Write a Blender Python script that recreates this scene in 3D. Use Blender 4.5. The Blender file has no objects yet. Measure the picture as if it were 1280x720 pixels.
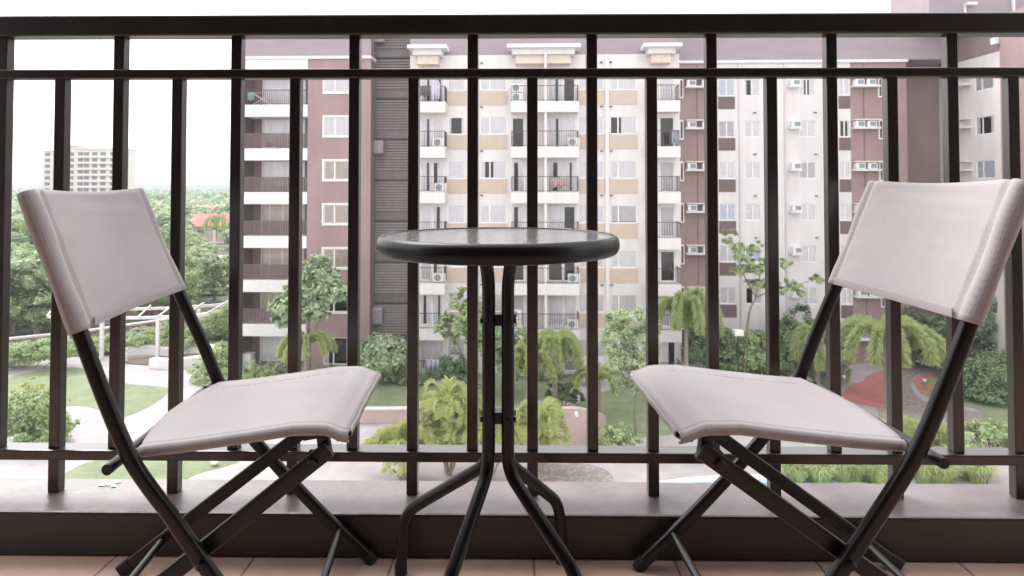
import bpy, bmesh, math, random
import numpy as np
from mathutils import Vector, Matrix, geometry
random.seed(7)
rng = np.random.default_rng(11)
R = math.radians
HAZE = 5e-4
scene = bpy.context.scene
COL = scene.collection

# ------------------------------------------------------------------ camera (24 mm lens, vertical shift)
F = 853.333                      # focal length in pixels of the 1280 wide photograph
TH = R(1.5)                      # slight upward tilt
VP = 209.7                       # row of the optical axis
E = 0.82                         # eye height above the balcony floor
cs, sn = math.cos(TH), math.sin(TH)

def ray(u, v):
    return Vector((u - 640, F * cs - (VP - v) * sn, F * sn + (VP - v) * cs))
def P(u, v, D):
    r = ray(u, v); t = D / r.y
    return Vector((r.x * t, D, E + r.z * t))
ZG = E - 12.2                    # courtyard level, four storeys below
def G(u, v, z=ZG):
    r = ray(u, v); t = (z - E) / r.z
    return Vector((r.x * t, r.y * t, z))

cam = bpy.data.objects.new('camera', bpy.data.cameras.new('camera')); COL.objects.link(cam)
cam.location = (0, 0, E); cam.rotation_euler = (R(90) + TH, 0, 0)
cd = cam.data; cd.sensor_width = 36; cd.lens = 24; cd.shift_y = -(360 - VP) / 1280
cd.clip_start = 0.05; cd.clip_end = 12000
cd.dof.use_dof = True; cd.dof.focus_distance = 1.36; cd.dof.aperture_fstop = 13.0
scene.camera = cam

# ------------------------------------------------------------------ object helpers
def tag(o, label=None, cat=None, group=None, kind=None):
    if label: o['label'] = label
    if cat: o['category'] = cat
    if group: o['group'] = group
    if kind: o['kind'] = kind
    return o
def empty(name, loc=(0, 0, 0), rz=0, label=None, cat=None, group=None):
    o = bpy.data.objects.new(name, None); COL.objects.link(o)
    o.location = loc; o.rotation_euler = (0, 0, rz); o.empty_display_size = .1
    return tag(o, label, cat, group)
def link(name, me, parent=None, loc=None, rz=None):
    o = bpy.data.objects.new(name, me); COL.objects.link(o)
    if parent is not None: o.parent = parent
    if loc is not None: o.location = loc
    if rz is not None: o.rotation_euler = (0, 0, rz)
    return o
def children(o): return [c for c in bpy.data.objects if c.parent == o]
def copy_tree(o, parent=None, kids=None):
    if kids is None:
        kids = {}
        for c in bpy.data.objects:
            if c.parent: kids.setdefault(c.parent.name, []).append(c)
    c = o.copy(); COL.objects.link(c); c.parent = parent
    for ch in kids.get(o.name, []): copy_tree(ch, c, kids)
    return c

class MB:
    """collects faces for one mesh"""
    def __init__(s): s.v = []; s.f = []; s.m = []
    def add(s, vs, fs, m=0):
        b = len(s.v); s.v += [tuple(p) for p in vs]
        for f in fs: s.f.append(tuple(i + b for i in f)); s.m.append(m)
    def quad(s, a, b, c, d, m=0): s.add((a, b, c, d), ((0, 1, 2, 3),), m)
    def box(s, x0, x1, y0, y1, z0, z1, m=0):
        s.add([(x0, y0, z0), (x1, y0, z0), (x1, y1, z0), (x0, y1, z0), (x0, y0, z1), (x1, y0, z1), (x1, y1, z1), (x0, y1, z1)],
              [(0, 3, 2, 1), (4, 5, 6, 7), (0, 1, 5, 4), (1, 2, 6, 5), (2, 3, 7, 6), (3, 0, 4, 7)], m)
    def tube(s, path, r, n=12, prof=None, m=0, cap=True, up=(0, 0, 1), closed=False):
        """sweep a circle (radius r or a list of radii) or a profile [(side,up)...] along path"""
        path = [Vector(p) for p in path]; k = len(path); rings = []
        rr = r if isinstance(r, (list, tuple)) else [r] * k
        nrm = None
        for i, p in enumerate(path):
            if closed: t = path[(i + 1) % k] - path[i - 1]
            else: t = path[min(i + 1, k - 1)] - path[max(i - 1, 0)]
            t.normalize()
            if nrm is None:
                u = Vector(up)
                if abs(u.dot(t)) > .98: u = Vector((1, 0, 0)) if abs(t.x) < .9 else Vector((0, 1, 0))
                nrm = (u - t * u.dot(t)).normalized()
            else:
                nrm = (nrm - t * nrm.dot(t)).normalized()
            bi = t.cross(nrm)
            if prof: rings.append([p + bi * a * rr[i] + nrm * b * rr[i] for a, b in prof])
            else: rings.append([p + (bi * math.cos(2 * math.pi * j / n) + nrm * math.sin(2 * math.pi * j / n)) * rr[i] for j in range(n)])
        c = len(rings[0]); V = [q for ring in rings for q in ring]; Fc = []
        for i in range(k if closed else k - 1):
            i2 = (i + 1) % k
            for j in range(c):
                j2 = (j + 1) % c
                Fc.append((i * c + j, i * c + j2, i2 * c + j2, i2 * c + j))
        if cap and not closed:
            Fc.append(tuple(range(c - 1, -1, -1))); Fc.append(tuple((k - 1) * c + j for j in range(c)))
        s.add(V, Fc, m)
    def lathe(s, prof, n=48, m=0, c=(0, 0, 0), closed=False):
        V = []; Fc = []; k = len(prof)
        for j in range(n):
            a = 2 * math.pi * j / n
            for r, z in prof: V.append((c[0] + r * math.cos(a), c[1] + r * math.sin(a), c[2] + z))
        for j in range(n):
            j2 = (j + 1) % n
            for i in range(k if closed else k - 1):
                i2 = (i + 1) % k
                Fc.append((j * k + i, j2 * k + i, j2 * k + i2, j * k + i2))
        s.add(V, Fc, m)
    def mesh(s, name, mats, smooth=None):
        me = bpy.data.meshes.new(name); me.from_pydata(s.v, [], s.f)
        for mt in (mats if isinstance(mats, (list, tuple)) else [mats]): me.materials.append(mt)
        me.polygons.foreach_set('material_index', s.m)
        if smooth is not None:
            me.polygons.foreach_set('use_smooth', [True] * len(me.polygons)); me.set_sharp_from_angle(angle=R(smooth))
        me.update(); return me
    def build(s, name, mats, parent=None, smooth=None, bevel=None, loc=None, rz=None):
        o = link(name, s.mesh(name, mats, smooth), parent, loc, rz)
        if bevel:
            b = o.modifiers.new('bevel', 'BEVEL'); b.width = bevel; b.segments = 2; b.limit_method = 'ANGLE'; b.angle_limit = R(40)
        return o

def rectprof(a, b, r=.3, n=3):
    """rounded rectangle of half sizes a (side), b (up)"""
    r = r * min(a, b); out = []
    for cx, cy, s0 in ((a - r, b - r, 0), (-a + r, b - r, 90), (-a + r, -b + r, 180), (a - r, -b + r, 270)):
        for k in range(n + 1):
            t = R(s0 + 90 * k / n); out.append((cx + r * math.cos(t), cy + r * math.sin(t)))
    return out
def spline(pts, sub=6, closed=False):
    pts = [Vector(p) for p in pts]; n = len(pts); out = []
    rngk = range(n if closed else n - 1)
    for i in rngk:
        if closed: p0, p1, p2, p3 = pts[i - 1], pts[i], pts[(i + 1) % n], pts[(i + 2) % n]
        else: p0, p1, p2, p3 = pts[max(i - 1, 0)], pts[i], pts[i + 1], pts[min(i + 2, n - 1)]
        for k in range(sub):
            t = k / sub
            out.append(.5 * ((2 * p1) + (p2 - p0) * t + (2 * p0 - 5 * p1 + 4 * p2 - p3) * t * t + (3 * p1 - p0 - 3 * p2 + p3) * t ** 3))
    if not closed: out.append(pts[-1])
    return out
def fillet(pts, rad, n=7):
    """polyline with its corners rounded"""
    pts = [Vector(p) for p in pts]; out = [pts[0]]
    for i in range(1, len(pts) - 1):
        a, b, c = pts[i - 1], pts[i], pts[i + 1]
        r = rad[i - 1] if isinstance(rad, (list, tuple)) else rad
        d1 = (a - b); d2 = (c - b); r = min(r, d1.length * .48, d2.length * .48)
        p = b + d1.normalized() * r; q = b + d2.normalized() * r
        for k in range(n + 1):
            t = k / n; out.append((1 - t) ** 2 * p + 2 * t * (1 - t) * b + t * t * q)
    out.append(pts[-1]); return out
def raw_mesh(name, V, Fq, mat):
    """fast mesh from numpy arrays; Fq has 3 or 4 columns"""
    me = bpy.data.meshes.new(name); nv = len(V); nf, c = Fq.shape
    me.vertices.add(nv); me.vertices.foreach_set('co', np.asarray(V, np.float32).ravel())
    me.loops.add(nf * c); me.loops.foreach_set('vertex_index', Fq.astype(np.int32).ravel())
    me.polygons.add(nf); me.polygons.foreach_set('loop_start', np.arange(0, nf * c, c, dtype=np.int32))
    me.polygons.foreach_set('loop_total', np.full(nf, c, np.int32))
    me.update(calc_edges=True); me.materials.append(mat); return me

# ------------------------------------------------------------------ materials
def nodes(name):
    m = bpy.data.materials.new(name); m.use_nodes = True
    nt = m.node_tree; b = nt.nodes['Principled BSDF']
    return m, nt, b
def N(nt, t, **kw):
    n = nt.nodes.new(t)
    for k, v in kw.items():
        if hasattr(n, k): setattr(n, k, v)
        else: n.inputs[k].default_value = v
    return n
def mat(name, col, rough=.6, var=.12, vs=6., bump=0., bs=60., metal=0., spec=.5, stretch=(1, 1, 1), coat=0.):
    """base colour broken up by noise, plus optional fine bump"""
    m, nt, b = nodes(name); L = nt.links.new
    tc = N(nt, 'ShaderNodeTexCoord'); mp = N(nt, 'ShaderNodeMapping'); mp.inputs['Scale'].default_value = stretch
    L(tc.outputs['Object'], mp.inputs['Vector'])
    no = N(nt, 'ShaderNodeTexNoise'); no.inputs['Scale'].default_value = vs; no.inputs['Detail'].default_value = 5
    L(mp.outputs['Vector'], no.inputs['Vector'])
    rp = N(nt, 'ShaderNodeValToRGB'); e = rp.color_ramp.elements
    e[0].position = .3; e[1].position = .7
    e[0].color = tuple(c * (1 - var) for c in col) + (1,); e[1].color = tuple(min(c * (1 + var), 1) for c in col) + (1,)
    L(no.outputs['Fac'], rp.inputs['Fac']); L(rp.outputs['Color'], b.inputs['Base Color'])
    b.inputs['Roughness'].default_value = rough; b.inputs['Metallic'].default_value = metal
    b.inputs['Specular IOR Level'].default_value = spec; b.inputs['Coat Weight'].default_value = coat; b.inputs['Coat Roughness'].default_value = .22; b.inputs['Coat IOR'].default_value = 1.7
    if bump:
        n2 = N(nt, 'ShaderNodeTexNoise'); n2.inputs['Scale'].default_value = bs; n2.inputs['Detail'].default_value = 4
        L(mp.outputs['Vector'], n2.inputs['Vector'])
        bp = N(nt, 'ShaderNodeBump'); bp.inputs['Strength'].default_value = bump; bp.inputs['Distance'].default_value = .01
        L(n2.outputs['Fac'], bp.inputs['Height']); L(bp.outputs['Normal'], b.inputs['Normal'])
    return m
def leafmat(name, c1, c2, trans=.35, rough=.55):
    """each leaf its own tint between two greens, part of the light passes through"""
    m, nt, b = nodes(name); L = nt.links.new
    g = N(nt, 'ShaderNodeNewGeometry'); rp = N(nt, 'ShaderNodeValToRGB'); e = rp.color_ramp.elements
    e[0].color = (*c1, 1); e[1].color = (*c2, 1)
    L(g.outputs['Random Per Island'], rp.inputs['Fac']); L(rp.outputs['Color'], b.inputs['Base Color'])
    b.inputs['Roughness'].default_value = rough; b.inputs['Specular IOR Level'].default_value = .35
    tr = N(nt, 'ShaderNodeBsdfTranslucent'); L(rp.outputs['Color'], tr.inputs['Color'])
    mx = N(nt, 'ShaderNodeMixShader'); mx.inputs['Fac'].default_value = trans
    L(b.outputs[0], mx.inputs[1]); L(tr.outputs[0], mx.inputs[2]); L(mx.outputs[0], nt.nodes['Material Output'].inputs['Surface'])
    return m

M = {}
M['rail'] = mat('brown_railing_paint', (.015, .0088, .0078), .3, .2, 12, .06, 120, spec=.6, coat=.35)
M['chair'] = mat('black_powder_coat', (.0075, .0068, .0071), .34, .2, 40, .06, 400, spec=.4)
M['table'] = mat('black_satin_metal', (.0055, .005, .0053), .34, .2, 25, .03, 300, spec=.35)
M['bolt'] = mat('bolt_metal', (.03, .03, .03), .3, .1, 30, metal=.8)
M['rubber'] = mat('black_rubber', (.012, .012, .012), .7, .1, 40)
M['white'] = mat('white_facade_paint', (.66, .63, .632), .75, .06, 1.6, stretch=(1, 1, .15))
M['cream'] = mat('cream_facade_paint', (.66, .625, .615), .75, .06, 1.6, stretch=(1, 1, .15))
M['white2'] = mat('white_gable_paint', (.65, .615, .615), .75, .07, 1.6, stretch=(1, 1, .15))
M['beige'] = mat('beige_panel_paint', (.52, .42, .345), .75, .05, 1.2)
M['brown2'] = mat('dark_brown_panel_paint', (.155, .108, .105), .7, .08, 1.2)
M['mauve'] = mat('mauve_roof_paint', (.31, .25, .28), .7, .06, .7, stretch=(1, 1, 3))
M['trim'] = mat('white_trim', (.68, .66, .66), .6, .07, 2)
M['frame'] = mat('white_window_frame', (.78, .77, .76), .45, .03, 3)
M['iron'] = mat('dark_iron_railing', (.06, .05, .05), .5, .1, 9)
M['shaft'] = mat('grey_louver_wall', (.17, .142, .142), .7, .1, 1.5)
M['louver'] = mat('grey_louver_blades', (.29, .25, .248), .6, .1, 2)
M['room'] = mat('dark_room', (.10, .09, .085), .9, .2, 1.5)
M['hood'] = mat('grey_vent_hood', (.26, .235, .25), .35, .1, 4)
M['ac'] = mat('white_plastic', (.74, .73, .71), .5, .04, 5)
M['acgrille'] = mat('blue_grey_grille', (.22, .27, .30), .5, .1, 20)
M['curtain'] = mat('white_curtain', (.84, .81, .83), .9, .05, 4)
M['curtainb'] = mat('beige_curtain', (.64, .54, .46), .9, .08, 4)
M['blue'] = mat('pale_blue_curtain', (.68, .70, .80), .9, .06, 4)
M['pink'] = mat('pink_wall_paint', (.46, .345, .32), .75, .06, 1.0, .05, 20)
M['concrete'] = mat('pale_concrete', (.55, .51, .49), .8, .1, 1.2, .1, 30)
M['soil'] = mat('soil', (.14, .10, .08), .95, .3, 4, .3, 20)
M['bark'] = mat('tree_bark', (.20, .16, .13), .9, .3, 8, .5, 25, stretch=(1, 1, .4))
M['palmbark'] = mat('palm_bark', (.26, .22, .18), .9, .25, 5, .5, 18, stretch=(.3, .3, 3))
M['hill'] = mat('hill_forest', (.065, .085, .055), .95, .35, .02)
M['lamp'] = mat('lamp_globe', (.85, .84, .82), .4, .02, 4)
M['post'] = mat('dark_post', (.04, .04, .04), .5, .1, 6)

# brown siding with faint board lines
def siding(name, col, period=.29):
    m, nt, b = nodes(name); L = nt.links.new
    tc = N(nt, 'ShaderNodeTexCoord'); sp = N(nt, 'ShaderNodeSeparateXYZ'); L(tc.outputs['Object'], sp.inputs[0])
    a = N(nt, 'ShaderNodeMath', operation='DIVIDE'); a.inputs[1].default_value = period; L(sp.outputs['Z'], a.inputs[0])
    fr = N(nt, 'ShaderNodeMath', operation='FRACT'); L(a.outputs[0], fr.inputs[0])
    st = N(nt, 'ShaderNodeMath', operation='LESS_THAN'); st.inputs[1].default_value = .09; L(fr.outputs[0], st.inputs[0])
    no = N(nt, 'ShaderNodeTexNoise'); no.inputs['Scale'].default_value = .7; no.inputs['Detail'].default_value = 6
    mp = N(nt, 'ShaderNodeMapping'); mp.inputs['Scale'].default_value = (1, 1, .5); L(tc.outputs['Object'], mp.inputs[0]); L(mp.outputs[0], no.inputs['Vector'])
    rp = N(nt, 'ShaderNodeValToRGB'); e = rp.color_ramp.elements; e[0].position = .3; e[1].position = .72
    e[0].color = tuple(c * .9 for c in col) + (1,); e[1].color = tuple(c * 1.1 for c in col) + (1,)
    L(no.outputs['Fac'], rp.inputs['Fac']); L(rp.outputs[0], b.inputs['Base Color'])
    bp = N(nt, 'ShaderNodeBump'); bp.invert = True; bp.inputs['Strength'].default_value = .35; bp.inputs['Distance'].default_value = .02
    L(st.outputs[0], bp.inputs['Height']); L(bp.outputs[0], b.inputs['Normal'])
    b.inputs['Roughness'].default_value = .75
    return m
M['brown'] = siding('brown_siding', (.31, .215, .208))
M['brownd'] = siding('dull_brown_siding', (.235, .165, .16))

# window glass: see-through with a mirror sheen
def glassmat(name, tint=(.985, .99, 1.0), boost=1.0):
    m, nt, b = nodes(name); L = nt.links.new; nt.nodes.remove(b)
    tr = N(nt, 'ShaderNodeBsdfTransparent'); tr.inputs[0].default_value = (*tint, 1)
    gl = N(nt, 'ShaderNodeBsdfGlossy'); gl.inputs['Roughness'].default_value = .03
    fr = N(nt, 'ShaderNodeFresnel'); fr.inputs['IOR'].default_value = 1.6
    mx = N(nt, 'ShaderNodeMixShader'); L(fr.outputs[0], mx.inputs[0]); L(tr.outputs[0], mx.inputs[1]); L(gl.outputs[0], mx.inputs[2])
    L(mx.outputs[0], nt.nodes['Material Output'].inputs['Surface']); return m
M['glass'] = glassmat('window_glass')

# sling fabric: fine woven ribs
def fabricmat():
    m, nt, b = nodes('grey_sling_fabric'); L = nt.links.new
    tc = N(nt, 'ShaderNodeTexCoord')
    w1 = N(nt, 'ShaderNodeTexWave', bands_direction='DIAGONAL'); w1.inputs['Scale'].default_value = 95; w1.inputs['Distortion'].default_value = .4
    w2 = N(nt, 'ShaderNodeTexWave', bands_direction='Y'); w2.inputs['Scale'].default_value = 130; w2.inputs['Distortion'].default_value = .3
    L(tc.outputs['Object'], w1.inputs['Vector']); L(tc.outputs['Object'], w2.inputs['Vector'])
    ad = N(nt, 'ShaderNodeMath', operation='ADD'); L(w1.outputs['Fac'], ad.inputs[0]); L(w2.outputs['Fac'], ad.inputs[1])
    no = N(nt, 'ShaderNodeTexNoise'); no.inputs['Scale'].default_value = 7; no.inputs['Detail'].default_value = 6; L(tc.outputs['Object'], no.inputs['Vector'])
    rp = N(nt, 'ShaderNodeValToRGB'); e = rp.color_ramp.elements; e[0].position = .3; e[1].position = .75
    e[0].color = (.435, .39, .403, 1); e[1].color = (.485, .437, .449, 1)
    L(no.outputs['Fac'], rp.inputs['Fac'])
    mx = N(nt, 'ShaderNodeMixRGB', blend_type='MULTIPLY'); mx.inputs['Fac'].default_value = .24
    r2 = N(nt, 'ShaderNodeValToRGB'); r2.color_ramp.elements[0].color = (.62, .6, .6, 1); r2.color_ramp.elements[0].position = .1; r2.color_ramp.elements[1].position = .7
    mu = N(nt, 'ShaderNodeMath', operation='MULTIPLY'); mu.inputs[1].default_value = .5; L(ad.outputs[0], mu.inputs[0]); L(mu.outputs[0], r2.inputs['Fac'])
    L(rp.outputs[0], mx.inputs[1]); L(r2.outputs[0], mx.inputs[2]); L(mx.outputs[0], b.inputs['Base Color'])
    b.inputs['Roughness'].default_value = .8; b.inputs['Specular IOR Level'].default_value = .25
    b.inputs['Sheen Weight'].default_value = .15
    bp = N(nt, 'ShaderNodeBump'); bp.inputs['Strength'].default_value = .22; bp.inputs['Distance'].default_value = .0008
    L(ad.outputs[0], bp.inputs['Height'])
    n3 = N(nt, 'ShaderNodeTexNoise'); n3.inputs['Scale'].default_value = 9; n3.inputs['Detail'].default_value = 2
    mp = N(nt, 'ShaderNodeMapping'); mp.inputs['Scale'].default_value = (1, .35, 1.6); L(tc.outputs['Object'], mp.inputs[0]); L(mp.outputs[0], n3.inputs['Vector'])
    b2 = N(nt, 'ShaderNodeBump'); b2.inputs['Strength'].default_value = .25; b2.inputs['Distance'].default_value = .012
    L(n3.outputs['Fac'], b2.inputs['Height']); L(bp.outputs[0], b2.inputs['Normal']); L(b2.outputs[0], b.inputs['Normal'])
    return m
M['fabric'] = fabricmat()
M['stitch'] = mat('dark_thread', (.06, .05, .05), .9, .1, 50)

# pebbled table glass
def tableglass():
    m, nt, b = nodes('rippled_table_glass'); L = nt.links.new
    tc = N(nt, 'ShaderNodeTexCoord')
    vo = N(nt, 'ShaderNodeTexVoronoi', feature='SMOOTH_F1'); vo.inputs['Scale'].default_value = 85; vo.inputs['Randomness'].default_value = 1
    no = N(nt, 'ShaderNodeTexNoise'); no.inputs['Scale'].default_value = 60; no.inputs['Detail'].default_value = 2
    L(tc.outputs['Object'], no.inputs['Vector'])
    mp = N(nt, 'ShaderNodeMixRGB'); mp.inputs['Fac'].default_value = .04; L(tc.outputs['Object'], mp.inputs[1]); L(no.outputs['Color'], mp.inputs[2])
    L(mp.outputs[0], vo.inputs['Vector'])
    bp = N(nt, 'ShaderNodeBump'); bp.inputs['Strength'].default_value = .4; bp.inputs['Distance'].default_value = .003
    L(vo.outputs['Distance'], bp.inputs['Height']); L(bp.outputs[0], b.inputs['Normal'])
    b.inputs['Base Color'].default_value = (.70, .69, .68, 1); b.inputs['Roughness'].default_value = .1
    b.inputs['Transmission Weight'].default_value = .8; b.inputs['IOR'].default_value = 1.5
    return m
M['tglass'] = tableglass()

def lawnmat(name, c1, c2):
    m, nt, b = nodes(name); L = nt.links.new
    tc = N(nt, 'ShaderNodeTexCoord'); n1 = N(nt, 'ShaderNodeTexNoise'); n1.inputs['Scale'].default_value = .9; n1.inputs['Detail'].default_value = 8; n1.inputs['Roughness'].default_value = .7
    L(tc.outputs['Object'], n1.inputs['Vector'])
    rp = N(nt, 'ShaderNodeValToRGB'); e = rp.color_ramp.elements; e[0].position = .38; e[1].position = .62; e[0].color = (*c1, 1); e[1].color = (*c2, 1)
    L(n1.outputs['Fac'], rp.inputs[0]); L(rp.outputs[0], b.inputs['Base Color']); b.inputs['Roughness'].default_value = .9; b.inputs['Specular IOR Level'].default_value = .2
    n2 = N(nt, 'ShaderNodeTexNoise'); n2.inputs['Scale'].default_value = 22; n2.inputs['Detail'].default_value = 3; L(tc.outputs['Object'], n2.inputs['Vector'])
    bp = N(nt, 'ShaderNodeBump'); bp.inputs['Strength'].default_value = .6; bp.inputs['Distance'].default_value = .05; L(n2.outputs['Fac'], bp.inputs['Height']); L(bp.outputs[0], b.inputs['Normal'])
    return m
M['lawn'] = lawnmat('lawn_grass', (.175, .215, .12), (.245, .28, .17))
M['ground'] = lawnmat('rough_ground', (.10, .125, .075), (.17, .18, .12))
M['paving'] = mat('pale_paving', (.36, .325, .33), .8, .16, .8, .1, 12)
M['redpave'] = mat('red_paving', (.44, .16, .145), .8, .12, 1.5, .1, 15)
def cobble():
    m, nt, b = nodes('grey_cobbles'); L = nt.links.new
    tc = N(nt, 'ShaderNodeTexCoord'); vo = N(nt, 'ShaderNodeTexVoronoi'); vo.inputs['Scale'].default_value = 5
    L(tc.outputs['Object'], vo.inputs['Vector'])
    rp = N(nt, 'ShaderNodeValToRGB'); e = rp.color_ramp.elements; e[0].color = (.36, .31, .29, 1); e[1].color = (.22, .185, .17, 1); e[0].position = .1; e[1].position = .6
    L(vo.outputs['Distance'], rp.inputs[0]); L(rp.outputs[0], b.inputs['Base Color']); b.inputs['Roughness'].default_value = .85
    return m
M['cobble'] = cobble()
M['water'] = mat('pool_water', (.34, .55, .62), .08, .08, 1.0, .2, 3)

# balcony floor tiles
def tilemat():
    m, nt, b = nodes('terracotta_tiles'); L = nt.links.new
    tc = N(nt, 'ShaderNodeTexCoord'); mp = N(nt, 'ShaderNodeMapping'); mp.inputs['Location'].default_value = (-.049, .0, 0); L(tc.outputs['Object'], mp.inputs[0])
    br = N(nt, 'ShaderNodeTexBrick'); br.offset = 0; br.squash = 1
    for k, v in (('Scale', 1), ('Brick Width', .308), ('Row Height', .308), ('Mortar Size', .0028), ('Mortar Smooth', .1)): br.inputs[k].default_value = v
    br.inputs['Color1'].default_value = (.50, .35, .285, 1); br.inputs['Color2'].default_value = (.54, .385, .31, 1); br.inputs['Mortar'].default_value = (.20, .14, .115, 1)
    L(mp.outputs[0], br.inputs['Vector'])
    no = N(nt, 'ShaderNodeTexNoise'); no.inputs['Scale'].default_value = 9; no.inputs['Detail'].default_value = 8; no.inputs['Roughness'].default_value = .65; L(tc.outputs['Object'], no.inputs['Vector'])
    rp = N(nt, 'ShaderNodeValToRGB'); e = rp.color_ramp.elements; e[0].position = .3; e[1].position = .7; e[0].color = (.78, .74, .72, 1); e[1].color = (1, 1, 1, 1); L(no.outputs['Fac'], rp.inputs[0])
    mx = N(nt, 'ShaderNodeMixRGB', blend_type='MULTIPLY'); mx.inputs['Fac'].default_value = 1; L(br.outputs['Color'], mx.inputs[1]); L(rp.outputs[0], mx.inputs[2])
    L(mx.outputs[0], b.inputs['Base Color']); b.inputs['Roughness'].default_value = .42
    bp = N(nt, 'ShaderNodeBump'); bp.invert = True; bp.inputs['Strength'].default_value = .5; bp.inputs['Distance'].default_value = .002; L(br.outputs['Fac'], bp.inputs['Height']); L(bp.outputs[0], b.inputs['Normal'])
    return m
M['tile'] = tilemat()
# painted concrete of the kerb: dark brown gloss with blotches and scuffs
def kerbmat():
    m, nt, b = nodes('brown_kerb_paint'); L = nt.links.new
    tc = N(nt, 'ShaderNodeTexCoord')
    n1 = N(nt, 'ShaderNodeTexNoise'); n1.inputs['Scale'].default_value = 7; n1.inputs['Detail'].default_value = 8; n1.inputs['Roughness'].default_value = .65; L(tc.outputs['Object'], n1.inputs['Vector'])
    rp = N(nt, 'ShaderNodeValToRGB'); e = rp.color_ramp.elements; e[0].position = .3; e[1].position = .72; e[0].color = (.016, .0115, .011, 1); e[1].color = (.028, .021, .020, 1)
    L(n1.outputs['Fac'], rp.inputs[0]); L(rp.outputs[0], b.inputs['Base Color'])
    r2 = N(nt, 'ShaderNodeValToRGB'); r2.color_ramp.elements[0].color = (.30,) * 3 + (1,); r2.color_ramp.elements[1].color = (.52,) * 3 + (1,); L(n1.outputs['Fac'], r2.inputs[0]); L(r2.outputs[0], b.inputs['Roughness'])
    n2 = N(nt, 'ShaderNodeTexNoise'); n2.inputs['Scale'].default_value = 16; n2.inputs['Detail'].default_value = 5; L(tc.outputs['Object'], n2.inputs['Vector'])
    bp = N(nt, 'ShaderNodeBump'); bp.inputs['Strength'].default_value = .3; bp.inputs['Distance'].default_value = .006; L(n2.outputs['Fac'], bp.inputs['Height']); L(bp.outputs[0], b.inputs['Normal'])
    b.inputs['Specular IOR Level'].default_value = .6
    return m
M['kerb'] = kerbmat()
M['kerbtop'] = mat('brightened_kerb_top_paint', (.17, .134, .138), .36, .42, 5, .3, 22, spec=.6)  # top brightness put into the colour: paler than the kerb front
M['wall'] = mat('dark_enclosure_paint', (.06, .047, .046), .85, .05, 2)  # very dark so the unseen walls and slab bounce little light
M['stain'] = mat('white_paint_spot', (.85, .84, .82), .5, .05, 20)

# ------------------------------------------------------------------ world and sun
w = bpy.data.worlds.new('World'); scene.world = w; w.use_nodes = True
nt = w.node_tree; bg = nt.nodes['Background']
sky = nt.nodes.new('ShaderNodeTexSky'); sky.sky_type = 'NISHITA'; sky.sun_disc = False
SUN_EL, SUN_AZ = R(47), R(-42)            # azimuth clockwise from +Y: high in front, to the left, behind thin cloud
sky.sun_elevation = SUN_EL; sky.sun_rotation = SUN_AZ; sky.dust_density = 4; sky.air_density = 1.2
hs = nt.nodes.new('ShaderNodeHueSaturation'); hs.inputs['Saturation'].default_value = .12; hs.inputs['Value'].default_value = 1.0
mxs = nt.nodes.new('ShaderNodeMixRGB'); mxs.inputs['Fac'].default_value = .65; mxs.inputs[2].default_value = (9.0, 8.9, 9.0, 1)   # cloud deck
nt.links.new(sky.outputs[0], hs.inputs['Color']); nt.links.new(hs.outputs[0], mxs.inputs[1]); nt.links.new(mxs.outputs[0], bg.inputs['Color'])
bg.inputs['Strength'].default_value = .12
sl = bpy.data.lights.new('sun', 'SUN'); sl.energy = 1.2; sl.angle = R(30); sl.color = (1, .975, .955)
so = bpy.data.objects.new('sun', sl); COL.objects.link(so)
sd = Vector((math.sin(SUN_AZ) * math.cos(SUN_EL), math.cos(SUN_AZ) * math.cos(SUN_EL), math.sin(SUN_EL)))
so.rotation_euler = sd.to_track_quat('Z', 'Y').to_euler(); so.location = (0, 0, 60)
scene.view_settings.view_transform = 'Standard'; scene.view_settings.look = 'None'
scene.view_settings.exposure = 1.35; scene.view_settings.gamma = 1
scene.cycles.use_denoising = True
scene.cycles.max_bounces = 8; scene.cycles.transparent_max_bounces = 16

#BALCONY
# ------------------------------------------------------------------ our balcony
YAW = R(-.8)
bal = lambda name, **k: None
BX = 1.61 * math.sin(YAW)
def bframe(o): o.rotation_euler = (0, 0, YAW); o.location.x = BX; return o
KF, KR, KH = 1.518, 1.694, .0975         # kerb: front, rear, height
b = MB(); b.box(-2.6, 2.6, -2.4, 1.70, -.16, 0)
tag(bframe(b.build('floor', M['tile'])), 'terracotta square tiles of the balcony floor', 'floor', kind='structure')
b = MB(); b.box(-2.6, 2.6, -2.4, .5, 2.62, 2.82)  # unseen slab added overhead, cut back to let sky light reach the chairs
tag(bframe(b.build('unseen_ceiling', M['wall'])), 'unseen slab added above the balcony for shade', 'unseen_ceiling', kind='structure')
b = MB(); b.box(-2.6, 2.6, -2.4, -2.25, 0, 2.615); b.box(-2.6, -2.45, -2.245, .5, 0, 2.615); b.box(2.45, 2.6, -2.245, .5, 0, 2.615)  # unseen back and side walls, added to keep the bar fronts dark
tag(bframe(b.build('wall', M['wall'])), 'unseen dark walls added round the back of the balcony for shade', 'wall', kind='structure')
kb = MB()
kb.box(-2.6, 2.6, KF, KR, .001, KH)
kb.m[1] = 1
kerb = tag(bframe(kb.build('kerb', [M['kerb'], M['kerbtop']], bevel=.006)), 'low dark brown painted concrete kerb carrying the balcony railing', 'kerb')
sp = MB()
for (dx, dy, r, s) in ((0, 0, .016, 1), (.013, .01, .010, 2), (-.012, -.006, .009, 3), (.02, -.014, .007, 4)):
    rr = random.Random(s); V = [(dx + math.cos(a) * r * rr.uniform(.7, 1.4), dy + math.sin(a) * r * rr.uniform(.5, 1.1), s * .0002) for a in [k * .5236 for k in range(12)]]
    sp.add(V, [tuple(range(12))])
p0 = P(125, 604, 1.675)
sp.build('paint_spot', M['stain'], kerb, loc=(p0.x - BX, KR - .035, KH + .0015))

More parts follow.
